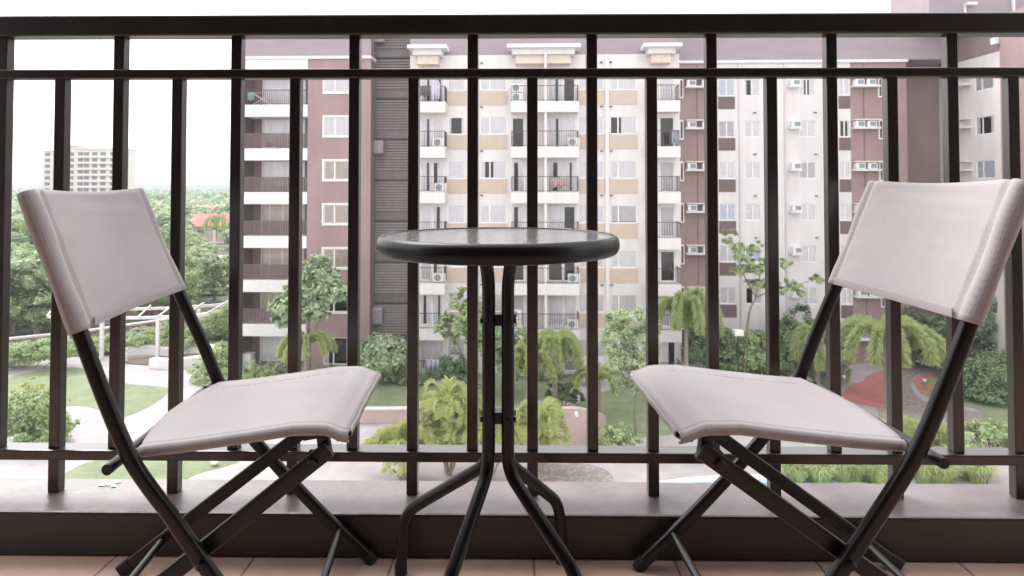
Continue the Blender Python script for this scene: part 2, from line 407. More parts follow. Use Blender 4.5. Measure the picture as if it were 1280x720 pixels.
rail = empty('balcony_railing', (BX, 0, 0), YAW, 'dark brown metal balcony railing with staggered square bars in front of the courtyard', 'railing')
XR = 2.21
b = MB(); b.box(-XR, XR, 1.597, 1.647, 1.1757, 1.2248); b.build('top_rail', M['rail'], rail, bevel=.004)
b = MB(); b.box(-XR, XR, 1.607, 1.637, 1.0749, 1.0976); b.build('middle_rail', M['rail'], rail, bevel=.003)
b = MB(); b.box(-XR, XR, 1.597, 1.647, .178, .2018); b.build('bottom_rail', M['rail'], rail, bevel=.003)
def bar(z0, z1):
    b = MB(); b.box(-.0128, .0128, 1.6092, 1.6348, z0, z1); o = b.build('baluster', M['rail'], rail, bevel=.0022); return o
bar_up = bar(.2018, 1.1757); bar_dn = bar(KH, 1.0749)
for n in range(-15, 17):
    src = bar_up if n % 2 == 0 else bar_dn
    if n in (0, 1): o = src
    else: o = src.copy(); COL.objects.link(o); o.parent = rail
    o.location = (-.0931 + .141 * n, 0, 0)

# ------------------------------------------------------------------ bistro table
TC = (-.0266, 1.34); TR = .235; TZ = .725
tb = empty('bistro_table', (TC[0], TC[1], 0), 0, 'round black bistro table with rippled glass top between the two chairs', 'table')
pr = []
for k in range(17):                        # rounded outer edge
    t = R(-90 + 180 * k / 16); pr.append((TR - .012 + .012 * math.cos(t), TZ - .018 + (.018 if True else 0) * math.sin(t)))
pr += [(TR - .0135, TZ - .0006), (TR - .0145, TZ - .002), (TR - .0148, TZ - .006), (TR - .018, TZ - .008), (TR - .018, TZ - .033), (TR - .014, TZ - .036)]
b = MB(); b.lathe(pr, 96, closed=True); b.build('rim', M['table'], tb, smooth=50)
b = MB(); b.lathe([(0.0001, TZ - .0065), (TR - .0148, TZ - .0065), (TR - .0148, TZ - .0022), (.0001, TZ - .0022)], 96); b.build('glass_top', M['tglass'], tb, smooth=30)
feet = [(149, .243), (51, .216), (242, .195), (318, .205)]
for az, rf in feet:
    a = R(az); d = Vector((math.cos(a), math.sin(a), 0)); c0 = .0265
    ca = R({149: 135, 51: 45, 242: 225, 318: 315}[az]); cdv = Vector((math.cos(ca), math.sin(ca), 0))
    pts = [cdv * .19 + Vector((0, 0, TZ - .021)), cdv * .042 + Vector((0, 0, TZ - .024)), cdv * c0 + Vector((0, 0, TZ - .085)), cdv * c0 + Vector((0, 0, .335)),
           cdv * c0 + Vector((0, 0, .275)), d * (rf - .012) + Vector((0, 0, .132)), d * rf + Vector((0, 0, .012))]
    b = MB(); b.tube(fillet(pts, [.05, .07, .05, .10, .035]), .0122, 16); lg = b.build('leg', M['table'], tb, smooth=60)
    b = MB(); b.tube([d * rf + Vector((0, 0, .0)), d * rf + Vector((0, 0, .022))], .0132, 16); b.build('foot_cap', M['rubber'], lg, smooth=60)
for z in (.560, .372):
    b = MB()
    b.box(-.016, .016, -.016, .016, z - .011, z + .011)
    br = b.build('brace', M['table'], tb, bevel=.002)
    for k in range(4):
        a = R(45 + 90 * k); d = Vector((math.cos(a), math.sin(a), 0)); pz = Vector((0, 0, z))
        sd_ = Vector((math.copysign(1, d.x), 0, 0)); q = d * .0265 + pz
        b = MB(); b.tube([q + Vector((0, math.copysign(.009, d.y), 0)), q + Vector((0, math.copysign(.0150, d.y), 0))], .0052, 10); b.build('bolt', M['bolt'], br, smooth=40)
        b = MB(); b.tube([q + sd_ * .009, q + sd_ * .0155], .0052, 10); b.build('bolt', M['bolt'], br, smooth=40)

# ------------------------------------------------------------------ folding chairs
def post_path(near=False):
    if near: pts = [(.004, .803), (.085, .60), (.133, .48), (.174, .39), (.230, .302), (.300, .2), (.370, .1), (.434, .008)]
    else: pts = [(.004, .803), (.085, .60), (.135, .48), (.172, .385), (.222, .298), (.310, .195), (.40, .100), (.497, .008)]
    return [(p.x, p.y) for p in spline([(x, z, 0) for x, z in pts], 6)]
def post_x(z):
    pp = post_path()
    for (xa, za), (xb, zb) in zip(pp, pp[1:]):
        if zb <= z <= za: return xa + (xb - xa) * (za - z) / (za - zb)
    return pp[0][0] - (z - .803) * .4
HW = .205                                   # half width between post centres
def make_chair(loc, rz, label, far=1):
    ch = empty('folding_chair', loc, rz, label, 'chair', 'folding sling chairs at the table')
    for s in (-1, 1):
        pth = post_path(s != far)
        b = MB(); b.tube([(x, s * HW, z) for x, z in pth], 1, prof=rectprof(.0126, .0100, .85, 5), up=(0, 1, 0)); po = b.build('back_post', M['chair'], ch, smooth=60)
        b = MB(); x, z = pth[-1]; b.tube([(x - .008, s * HW, z + .012), (x + .004, s * HW, 0.0)], .0140, 14); b.build('foot_cap', M['rubber'], po, smooth=60)
        # rear leg: flat bar from the seat front down to the back
        yl = s * (HW - .0235)
        dirv = Vector((-.495, 0, -.375)).normalized(); top = Vector((.480, yl, .385)); end = Vector((-.012, yl, .012))
        b = MB(); b.tube([top - dirv * .012, top, end], [1, 1, 1], prof=rectprof(.0065, .0135, .6), up=(0, 0, 1)); lg = b.build('rear_leg', M['chair'], ch, smooth=50)
        b = MB(); b.tube([end - dirv * .014, end + dirv * .012], 1, prof=rectprof(.008, .0150, .6), up=(0, 0, 1)); b.build('foot_cap', M['rubber'], lg, smooth=50)
        # pivot bolt where post and rear leg cross, and one at the seat front
        for (x, z, y0, y1) in ((.273 if s == far else .2815, .228, s * (HW - .006), s * (HW + .0165)), (.462, .372, s * (HW - .035), s * (HW - .0115))):
            b = MB(); b.tube([(x, y0, z), (x, y1, z)], .0052, 10); b.tube([(x, y1, z), (x, y1 + s * .002, z)], [.0075, .0055], 12); b.build('pivot_bolt', M['bolt'], lg, smooth=40)
        # seat link: flat bar under the seat side, sloping to the pivot
        yk = s * (HW - .046)
        b = MB(); b.tube([(.445, yk + s * .008, .414), (.475, yk + s * .008, .414), (.480, yk + s * .008, .377), (.455, yk + s * .008, .372)], 1, prof=rectprof(.012, .010, .4), up=(0, 1, 0)); b.build('seat_bracket', M['chair'], ch, smooth=40)
        # seat side tube
        b = MB(); b.tube([(x, s * (HW - .028), z) for x, z in ((.148, .388), (.25, .398), (.36, .412), (.43, .422), (.482, .422), (.505, .412))], .0065, 10, up=(0, 1, 0)); b.build('seat_rail', M['chair'], ch, smooth=60)
    b = MB(); b.tube([(.147, -HW - .024, .383), (.147, HW + .024, .383)], .0086, 14); b.build('rear_bar', M['chair'], ch, smooth=60)
    b = MB(); b.tube([(.505, -HW + .022, .411), (.505, HW - .022, .411)], .0068, 12); b.build('front_bar', M['chair'], ch, smooth=60)
    xs = post_x(.07); b = MB(); b.tube([(xs, -HW + .004, .072), (xs, HW - .004, .072)], .0075, 12); b.build('front_stretcher', M['chair'], ch, smooth=60)
    b = MB(); b.tube([(.065, -HW + .024, .070), (.065, HW - .024, .070)], .0075, 12); b.build('rear_stretcher', M['chair'], ch, smooth=60)
    # backrest sling: sleeves round both posts and a slack panel between them
    V = []; nu, nv = 64, 26; hs_ = .0152
    prof = []                                # cross section over the width: (y, offset forward, sag weight)
    for k in range(13):                      # sleeve of the -y post, going round the outside
        t = R(-35 - 290 * k / 12); prof.append((-HW + hs_ * math.cos(t) * 1.05, hs_ * math.sin(t) * .95, 0.0, 1))
    core = []
    for k in range(41):
        u = k / 40; y = -HW + .019 + (2 * HW - .038) * u
        core.append((y, .0125, math.sin(math.pi * u), 0))
    full = prof[::-1][:0] + prof + core + [(-y, f, sg, q) for (y, f, sg, q) in prof[::-1]]
    z0, z1 = .590, .810
    for j in range(nv + 1):
        v = j / nv
        for (y, f, sg, q) in full:
            z = z0 + (z1 - z0) * v
            edge = max(0, (v - .5) * 2) ** 3
            drop = -sg * (.006 * edge) 
            sagx = -sg * (.003 + .007 * v) + .0018 * math.sin(40 * v + 8 * y) * sg * edge
            wr = .0006 * math.sin(95 * (z + .45 * abs(y))) * math.exp(-((abs(y) - HW + .03) / .03) ** 2) * (1 - q)
            flare = (1 + .10 * math.sin(v * 9 + 1)) if q else 1
            V.append((post_x(z) + f * flare + sagx + wr + f * 0.0, y, z + drop + f * .35))
    c = len(full); Fc = []
    for j in range(nv):
        for i in range(c - 1): Fc.append((j * c + i, j * c + i + 1, (j + 1) * c + i + 1, (j + 1) * c + i))
    b = MB(); b.add(V, Fc); bk = b.build('backrest', M['fabric'], ch, smooth=180)
    sol = bk.modifiers.new('solid', 'SOLIDIFY'); sol.thickness = .0016; sol.offset = 0
    # hem and seams
    for s in (-1, 1):
        b = MB()
        for k in range(46):
            z = z0 + .004 + (z1 - z0 - .01) * k / 46; y = s * (HW - .024); 
            i = min(range(13, 13 + 41), key=lambda q: abs(full[q][0] - y)); j = min(nv, int((z - z0) / (z1 - z0) * nv)); q = Vector(V[j * c + i])
            q2 = Vector(V[min(j + 1, nv) * c + i]); p = q.lerp(q2, ((z - z0) / (z1 - z0) * nv) % 1.0)
            b.box(p.x - .0004, p.x + .0012, y - .0005, y + .0005, p.z - .0011, p.z + .0011)
        b.build('side_seam', M['curtainb'], bk)
    b = MB()
    ring = lambda j: [Vector(V[j * c + i]) for i in range(13, 13 + 41)]
    b.tube([p + Vector((.001, 0, .008)) for p in ring(0)], 1, prof=rectprof(.0008, .0075, .3), up=(0, 0, 1))
    b.build('bottom_hem', M['fabric'], bk, smooth=40)
    # seat sling
    V = []; nv = 30; hw = HW - .028
    def zs(x):
        pts = ((.150, .389), (.25, .398), (.36, .412), (.43, .422), (.482, .422), (.514, .409))
        for (xa, za), (xb, zb) in zip(pts, pts[1:]):
            if x <= xb: t = (x - xa) / (xb - xa); return za + (zb - za) * t
        return pts[-1][1]
    rs = .0088; prof = []
    for k in range(11):
        t = R(-60 - 250 * k / 10); prof.append((-hw + rs * math.cos(t), rs * math.sin(t), 0))
    core = []
    for k in range(41):
        u = k / 40; core.append((-hw + .0085 + (2 * hw - .017) * u, .0086, math.sin(math.pi * u) ** .8))
    full = prof + core + [(-y, f, sg) for (y, f, sg) in prof[::-1]]
    c = len(full)
    for j in range(nv + 1):
        v = j / nv
        for (y, f, sg) in full:
            x = .176 + (.520 - .176) * v
            x += (-.020 * sg * (1 - v) ** 3)
            x += .0007 * math.sin(70 * y + 2) * (v > .97)
            zz = zs(x) + f - sg ** 1.6 * (.011 * math.sin(math.pi * min(1, v * 1.02)) ** .7 * (1 - .55 * v))
            zz += .0010 * math.sin(120 * x + 6 * y) * math.exp(-((v - .9) / .12) ** 2) * sg
            V.append((x, y, zz))
    Fc = []
    for j in range(nv):
        for i in range(c - 1): Fc.append((j * c + i, j * c + i + 1, (j + 1) * c + i + 1, (j + 1) * c + i))
    b = MB(); b.add(V, Fc)
    # front fold of the fabric under the front bar
    st = MB(); fr = [Vector(V[nv * c + i]) for i in range(11, 11 + 41)]
    b2V = []
    for p in fr:
        for (dx, dz) in ((0, 0), (.003, -.003), (.003, -.009), (-.003, -.013), (-.012, -.012)): b2V.append((p.x + dx, p.y, p.z + dz))
    Ff = [(i * 5 + k, (i + 1) * 5 + k, (i + 1) * 5 + k + 1, i * 5 + k + 1) for i in range(40) for k in range(4)]
    b.add(b2V, Ff)
    seat = b.build('seat', M['fabric'], ch, smooth=180)
    sol = seat.modifiers.new('solid', 'SOLIDIFY'); sol.thickness = .0016; sol.offset = 0
    rr = random.Random(3)
    for s in (far,):                        # long dashed seam beside each rail
        ii = min(range(11, 11 + 41), key=lambda q: abs(full[q][0] - s * (hw - .045)))
        for k in range(44):
            v = .10 + .72 * k / 44 ; j = int(v * nv); t = v * nv - j
            p = Vector(V[j * c + ii]).lerp(Vector(V[(j + 1) * c + ii]), t)
            if rr.random() < .85: st.box(p.x - .0022, p.x + .0018, p.y - .0006, p.y + .0006, p.z - .0005, p.z + .0010)
    st.build('dashed_seam', M['stitch'], seat)
    b = MB()
    for xx in (.472, .455):                  # pressed fold lines near the front edge
        b.tube([(xx + .001 * math.sin(k), y, zs(xx) + .0088 - .006 * math.sin(math.pi * (y + hw) / (2 * hw)) ** .8 + .0012) for k, y in enumerate(np.linspace(-hw + .02, hw - .02, 24))], .0009, 6)
    b.build('front_fold', M['fabric'], seat, smooth=80)
    return ch
lc_ = make_chair((-.797, 1.283, 0), R(2.4), 'grey sling folding chair with its back to the distant white high-rise')
def slacken(root, near, far_):
    """a well-used folding chair stands a little out of square"""
    cl = lambda t: max(0.0, min(1.0, t)); todo = children(root)
    while todo:
        o = todo.pop(); todo += children(o)
        for v in o.data.vertices:
            x, y, z = v.co; f = -y / HW
            if f > 0: t = cl((z - .30) / .08); v.co.x += near * f * ((1 - t) + t * (1 - .85 * cl(x / .5)))
            else: v.co.x += far_ * f * cl((z - .42) / .30)
slacken(lc_, .021, .015)
rc_ = make_chair((.815, 1.302, 0), R(182.5), 'grey sling folding chair with its back to the brown column and palms', -1)
rc_.scale = (1.07, 1, 1.02)
#ENDBALCONY
# ------------------------------------------------------------------ the ground of the courtyard
def flat(name, pts, z, m, label, closed_spline=True, kind='structure', cat=None, sub=5):
    """one sheet bounded by a smooth outline on the ground, its own few millimetres high"""
    pts = [Vector((p[0], p[1], 0)) for p in pts]
    if closed_spline: pts = spline(pts, sub, closed=True)
    tri = geometry.tessellate_polygon([pts])
    me = bpy.data.meshes.new(name); me.from_pydata([(p.x, p.y, 0) for p in pts], [], [tuple(t) for t in tri]); me.materials.append(m)
    bm = bmesh.new(); bm.from_mesh(me); bmesh.ops.recalc_face_normals(bm, faces=bm.faces)
    if bm.faces and sum(f.normal.z for f in bm.faces) < 0: bmesh.ops.reverse_faces(bm, faces=bm.faces)
    bm.to_mesh(me); bm.free()
    o = link(name, me, loc=(0, 0, z)); return tag(o, label, cat, kind=kind)
def px(*uv): return [G(u, v) for u, v in uv]
b = MB(); b.quad((-6000, 5, 0), (6000, 5, 0), (6000, 9000, 0), (-6000, 9000, 0))
tag(b.build('ground', M['ground'], loc=(0, 0, ZG - .05)), 'green ground running out to the hills', kind='structure')
flat('pavement', [(-45, 14), (45, 14), (45, 52), (10, 52), (-12, 52), (-24, 50), (-45, 47)], ZG, M['paving'], 'pale courtyard paving between the lawns', False)
flat('lawn', px((-40, 480), (3, 474), (30, 467), (75, 460), (110, 462), (150, 478), (205, 484), (210, 491), (190, 506), (165, 518), (142, 523), (128, 514), (105, 508), (80, 508), (40, 512), (-10, 525), (-60, 520)), ZG + .012, M['lawn'], 'oval lawn inside the curving path')
flat('lawn', px((60, 610), (100, 582), (135, 574), (200, 571), (292, 575), (285, 582), (235, 598), (200, 640), (90, 640)), ZG + .012, M['lawn'], 'lawn tongue just below the kerb')
flat('lawn', px((-60, 470), (-10, 462), (40, 449), (110, 443), (160, 440), (215, 445), (260, 440), (250, 425), (-60, 425)), ZG + .012, M['lawn'], 'grass bank behind the ring seat')
flat('lawn', px((236, 476), (262, 458), (300, 452), (340, 470), (300, 494), (262, 486)), ZG + .016, M['lawn'], 'small lawn beside the ring seat')
flat('lawn', px((300, 470), (360, 466), (690, 466), (712, 478), (690, 494), (640, 507), (560, 509.5), (440, 509.5), (350, 509), (305, 490)), ZG + .012, M['lawn'], 'lawn in front of the cream facade')
flat('lawn', px((718, 508), (760, 488), (860, 470), (1000, 454), (1058, 458), (1062, 474), (1052, 482), (985, 500), (930, 520), (880, 536), (840, 543), (800, 548), (760, 557), (735, 548)), ZG + .016, M['lawn'], 'lawn under the foxtail palms')
flat('path', px((1047, 498), (1062, 483), (1079, 477), (1085, 470), (1112, 460), (1122, 478), (1116, 508), (1092, 509)), ZG + .021, M['redpave'], 'red path near the palm', False)
flat('path', px((1140, 476), (1150, 469), (1183, 471), (1190, 479), (1168, 485), (1152, 493)), ZG + .026, M['redpave'], 'short red path by the bollard', False)
flat('path', px((1096, 508), (1094, 480), (1108, 460), (1135, 445), (1185, 444), (1182, 462), (1150, 467), (1139, 480), (1150, 498), (1180, 508), (1230, 517), (1228, 530), (1180, 545), (1110, 535)), ZG + .016, M['cobble'], 'grey cobbled path')
flat('lawn', px((1153, 492), (1172, 484), (1210, 477), (1285, 478), (1340, 500), (1340, 560), (1240, 545), (1226, 514), (1190, 505)), ZG + .021, M['lawn'], 'lawn by the clipped dark hedge')
flat('lawn', px((1150, 480), (1160, 474), (1200, 466), (1230, 474), (1186, 478)), ZG + .030, M['lawn'], 'small lawn patch by the bollard')
cobc = G(706, 596)
flat('path', [(cobc.x + 2.0 * math.cos(k * .5236), cobc.y + 1.5 * math.sin(k * .5236)) for k in range(12)], ZG + .016, M['cobble'], 'round cobbled patch')
# swimming pool, only its curved end shows
pc = G(960, 618); N_ = 28
flat('pool_rim', [(pc.x + 5.2 * math.cos(k * 2 * math.pi / N_), pc.y + 1.75 * math.sin(k * 2 * math.pi / N_)) for k in range(N_)], ZG + .04, M['trim'], 'white rim of the pool', sub=2)
flat('pool_water', [(pc.x + 4.3 * math.cos(k * 2 * math.pi / N_), pc.y + 1.25 * math.sin(k * 2 * math.pi / N_)) for k in range(N_)], ZG + .06, M['water'], 'blue pool water', sub=2)

# hills on the horizon: low wooded ridges with real depth
def ridge(name, D, top, x0, x1, seed, depth, label):
    rr = np.random.default_rng(seed); n = 160; V = []; Fc = []
    ph = rr.uniform(0, 6.28, 8); am = rr.uniform(.3, 1, 8)
    for i in range(n + 1):
        x = x0 + (x1 - x0) * i / n
        h = top * (1 + .10 * sum(am[k] * math.sin(x / (900 / (k + 1.3)) + ph[k]) / (k + 1) for k in range(8)) + .012 * rr.standard_normal())
        for (dy, f) in ((-depth, 0), (-depth * .55, .45), (-depth * .2, .86), (0, 1), (depth * .5, .8), (depth, 0)):
            V.append((x, D + dy, ZG + (h - ZG) * f if f else ZG - 2))
    for i in range(n):
        for k in range(5): Fc.append((i * 6 + k, (i + 1) * 6 + k, (i + 1) * 6 + k + 1, i * 6 + k + 1))
    b = MB(); b.add(V, Fc); o = b.build(name, M['hill'], smooth=60); return tag(o, label, kind='structure')
ridge('hill', 2900, 17, -4600, 3000, 3, 700, 'far low wooded hill ridge on the horizon')
ridge('hill', 1700, 2.5, -2600, 1800, 9, 500, 'nearer wooded rise below the horizon')

# ------------------------------------------------------------------ apartment complex across the courtyard
BO = Vector((0, 44.7, 0)); BA = R(-2.0)
def lx_of(u, ly=0):
    """distance along the facade of what stands at pixel column u on a plane ly behind the main front"""
    r = ray(u, 232); ca, sa = math.cos(BA), math.sin(BA)
    # O + lx*(ca,sa) + ly*(-sa,ca) = t*(rx,ry)
    ox, oy = BO.x - ly * sa, BO.y + ly * ca
    t = (ox * sa - oy * ca) / (r.x * sa - r.y * ca)
    x, y = r.x * t - ox, r.y * t - oy
    return x * ca + y * sa
FH = 2.9; WT0 = 8.235                       # storey height and top of the highest windows
FL = [6.2 - FH * k for k in range(7)]       # floor levels from the top storey down
WT = [WT0 - FH * k for k in range(7)]
ROOF = 11.5; PAR = 9.42
_cache = {}
def shared(key, fn):
    if key not in _cache: _cache[key] = fn()
    return _cache[key]

def holed_wall(mb, x0, x1, z0, z1, y, holes, thick=.16, room=1.1, m=0, mr=1):
    """front face at y with rectangular openings, reveals, and a dark room behind each"""
    xs = sorted({x0, x1, *[h[0] for h in holes], *[h[1] for h in holes]}); zs = sorted({z0, z1, *[h[2] for h in holes], *[h[3] for h in holes]})
    for xa, xb in zip(xs, xs[1:]):
        for za, zb in zip(zs, zs[1:]):
            cx, cz = (xa + xb) / 2, (za + zb) / 2
            if any(h[0] < cx < h[1] and h[2] < cz < h[3] for h in holes): continue
            mb.quad((xa, y, za), (xb, y, za), (xb, y, zb), (xa, y, zb), m)
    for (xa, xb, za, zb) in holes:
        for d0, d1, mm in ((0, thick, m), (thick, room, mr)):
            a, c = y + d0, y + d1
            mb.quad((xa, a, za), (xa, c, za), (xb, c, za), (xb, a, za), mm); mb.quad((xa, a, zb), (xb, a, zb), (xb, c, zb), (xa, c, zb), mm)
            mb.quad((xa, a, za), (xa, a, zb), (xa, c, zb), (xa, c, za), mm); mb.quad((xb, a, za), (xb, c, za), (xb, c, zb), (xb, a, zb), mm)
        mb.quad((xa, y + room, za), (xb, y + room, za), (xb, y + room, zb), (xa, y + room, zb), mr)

def curtain_mesh(w_, h_, kind, seed):
    rr = random.Random(seed); b = MB(); mats = {'full': M['curtain'], 'gap': M['curtain'], 'half': M['curtain'], 'blind': M['curtain'], 'beige': M['curtainb'], 'side': M['curtain'], 'blue': M['blue']}
    def drape(xa, xb):
        n = max(8, int((xb - xa) / .035)); V = []; ph = rr.uniform(0, 6)
        for i in range(n + 1):
            x = xa + (xb - xa) * i / n; d = .011 * math.sin(i * 1.15 + ph) + .008 * math.sin(i * .47 + ph * 2)
            V += [(x, d, .01), (x, d * .7, h_ - .01)]
        b.add(V, [(2 * i, 2 * i + 2, 2 * i + 3, 2 * i + 1) for i in range(n)])
    if kind in ('full', 'beige', 'blue'): drape(.01, w_ - .01)
    elif kind == 'gap':
        g = rr.uniform(.3, .65); gw = rr.uniform(.08, .16); drape(.01, w_ * (g - gw)); drape(w_ * (g + gw), w_ - .01)
    elif kind == 'half': (drape(.01, w_ * rr.uniform(.45, .6)) if rr.random() < .5 else drape(w_ * rr.uniform(.38, .5), w_ - .01))
    elif kind == 'side': drape(.01, w_ * .2); drape(w_ * .8, w_ - .01)
    elif kind == 'blind':
        z1 = h_ - .01; z0_ = rr.choice([.02, .02, .35]) * h_; n = int((z1 - z0_) / .07)
        for k in range(n): z = z1 - k * .07; b.quad((.01, .012, z), (w_ - .01, .012, z), (w_ - .01, -.012, z - .058), (.01, -.012, z - .058))
    return b.mesh('curtain', mats[kind], 70)
KINDS = ['full'] * 7 + ['gap', 'half', 'blind', 'blind', 'side', 'blue']
wrnd = random.Random(21)
def window(parent, x0, x1, z0, z1, y, split=.36, kind=None, name='window', depth=.035, bars=0):
    w_, h_ = round(x1 - x0, 2), round(z1 - z0, 2)
    def mk():
        b = MB(); t = .055
        b.box(0, w_, 0, .06, 0, t); b.box(0, w_, 0, .06, h_ - t, h_); b.box(0, t, 0, .06, t + .001, h_ - t - .001); b.box(w_ - t, w_, 0, .06, t + .001, h_ - t - .001)
        for sp_ in (split if isinstance(split, (tuple, list)) else (split,)):
            if sp_: b.box(w_ * sp_ - .04, w_ * sp_ + .04, .002, .058, t + .001, h_ - t - .001)
        for k in range(bars): z = h_ * (k + 1) / (bars + 1); b.box(t, w_ - t, .01, .03, z - .012, z + .012)
        return b.mesh(name, M['frame'])
    def mkp():
        b = MB(); b.quad((.03, .03, .03), (w_ - .03, .03, .03), (w_ - .03, .03, h_ - .03), (.03, .03, h_ - .03)); return b.mesh('pane', M['glass'])
    o = link(name, shared(('f', w_, h_, str(split), bars), mk), parent, (x0, y + depth, z0))
    link('pane', shared(('p', w_, h_), mkp), o)
    kind = kind or wrnd.choice(KINDS); sd_ = wrnd.randrange(5)
    if kind != 'none': link('curtain', shared(('c', w_, h_, kind, sd_), lambda: curtain_mesh(w_, h_, kind, sd_ + 17 * len(kind))), o, (0, .05, 0))
    return o
def fan_unit(parent, x, y, z, name='air_conditioner', s=1.0):
    """outdoor condenser box with its round fan grille"""
    def mk():
        b = MB(); b.box(-.38, .38, 0, .28, 0, .56); return b.mesh(name, M['ac'])
    def mkg():
        b = MB(); b.tube([(-.10, -.012, .28), (-.10, .004, .28)], .21, 20); b.tube([(-.10, -.022, .28), (-.10, -.010, .28)], .06, 12); return b.mesh('fan_grille', M['acgrille'], 40)
    o = link(name, shared('acu', mk), parent, (x, y, z)); link('fan_grille', shared('acg', mkg), o); return o
def window_ac(parent, x, y, z, name='air_conditioner', rz=0):
    """window unit: box sticking out of the wall with a slotted face"""
    def mk():
        b = MB(); b.box(0, .62, -.42, .1, 0, .40); return b.mesh(name, M['ac'])
    def mkg():
        b = MB(); b.box(.18, .57, -.428, -.418, .05, .34)
        return b.mesh('grille', M['acgrille'])
    o = link(name, shared('wac', mk), parent, (x, y, z)); link('grille', shared('wacg', mkg), o); return o
def iron_railing(L_, h_=1.0, sides=0, pitch=.13, r=.012):
    b = MB()
    b.box(0, L_, -.02, .02, h_ - .04, h_); b.box(0, L_, -.014, .014, .07, .10)
    n = int(L_ / pitch)
    for i in range(n + 1): x = L_ * i / n; b.box(x - r, x + r, -r, r, .1, h_ - .04)
    for sx in (0, L_):
        if not sides: break
        x = sx
        b.box(x - .02, x + .02, .025, sides, h_ - .04, h_); b.box(x - .014, x + .014, .025, sides, .07, .10)
        m_ = int(sides / pitch)
        for i in range(1, m_ + 1): y = sides * i / m_; b.box(x - r, x + r, y - r, y + r, .1, h_ - .04)
    return b

def wing(label, name='apartment_building'):
    return empty(name, BO + Vector((0, 0, 0)), BA, label, 'apartment block')
def X(u, ly=0): return lx_of(u, ly)

# --- brown wing with the deep loggias
wa = wing('brown apartment wing with white banded loggias behind the bushy tree')
xa0, xa1, xb, xc = X(303.5), X(384), X(384), X(463)
b = MB(); hol = [(X(405), X(441.5), WT[k] - 1.22, WT[k] + .02) for k in range(7)]
hol[6] = (X(405), X(441.5), WT[6] - 1.75, WT[6] + .02)
holed_wall(b, xb, xc, ZG, PAR - .02, 0, hol)
b.quad((xc, 0, ZG), (xc, 4.2, ZG), (xc, 4.2, PAR), (xc, 0, PAR))                       # return wall beside the louvers
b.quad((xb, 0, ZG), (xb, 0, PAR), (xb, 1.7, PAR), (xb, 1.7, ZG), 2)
b.box(xa0 - .22, xa0, 0, 12, ZG, PAR - .02)                                          # outer pier and gable
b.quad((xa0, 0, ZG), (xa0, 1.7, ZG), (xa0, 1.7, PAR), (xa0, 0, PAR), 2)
wo = b.build('wall', [M['brown'], M['room'], M['brownd']], wa)
b = MB(); hb = []
for k in range(7): hb.append((xa0 + .55, xb - .75, FL[k] + .05, WT[k] + .05))
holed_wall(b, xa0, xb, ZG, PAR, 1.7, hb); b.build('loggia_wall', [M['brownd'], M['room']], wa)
for k in range(7):
    kd = 'full' if k in (0, 1, 6) else ('beige' if k > 2 else 'full')
    window(wa, *hb[k], 1.7, split=(.2, .5, .78), kind=kd, name='window')
    window(wa, *hol[k], 0, split=.36, kind=['full', 'full', 'beige', 'beige', 'beige', 'side', 'side'][k])
    # window surround standing proud of the siding
    def mks():
        xw, zw = hol[0][1] - hol[0][0], hol[0][3] - hol[0][2]; bb = MB(); t = .12
        bb.box(-t, xw + t, -.05, .03, -t, 0); bb.box(-t, xw + t, -.05, .03, zw, zw + t); bb.box(-t, 0, -.048, .03, .001, zw - .001); bb.box(xw, xw + t, -.048, .03, .001, zw - .001); return bb.mesh('window_surround', M['trim'])
    if k < 6: link('window_surround', shared('wsur', mks), wa, (hol[k][0], 0, hol[k][2]))
    if k < 6:
        b = MB(); b.box(xa0 + .002, xb - .002, -.03, 1.69, FL[k] - .80, FL[k]); ba = b.build('balcony', M['trim'], wa)
        def mkr():
            L_ = xb - xa0 - .02; bb = iron_railing(L_, 1.0, 0, .105, .03); return bb.mesh('railing', M['brown2'])
        def mkr0():
            L_ = xb - xa0 - .02; bb = iron_railing(L_, 1.0, 0, .13, .012); return bb.mesh('railing', M['iron'])
        link('railing', shared('lr0', mkr0) if k == 0 else shared('lr', mkr), ba, (xa0 + .01, .06, FL[k]))
        if k == 1: fan_unit(wa, xa0 + 1.6, .6, FL[k])
b = MB(); b.box(xa0 - .3, xb, -.06, 1.6, 8.35, PAR - .2); b.build('header_panel', M['trim'], wa)
b = MB(); b.box(xa0 - .26, xc + .02, -.14, 12, PAR - .19, PAR); b.build('cornice', M['trim'], wa)
b = MB(); b.box(xa0 - .24, xc - .003, .0, 12, PAR + .003, ROOF); b.build('roof', M['mauve'], wa)
b = MB(); b.box(xa0 - .05, xa0 + .55, .25, .9, FL[6] - .3, FL[6] + .85); b.build('terrace_wall', M['white2'], wa)

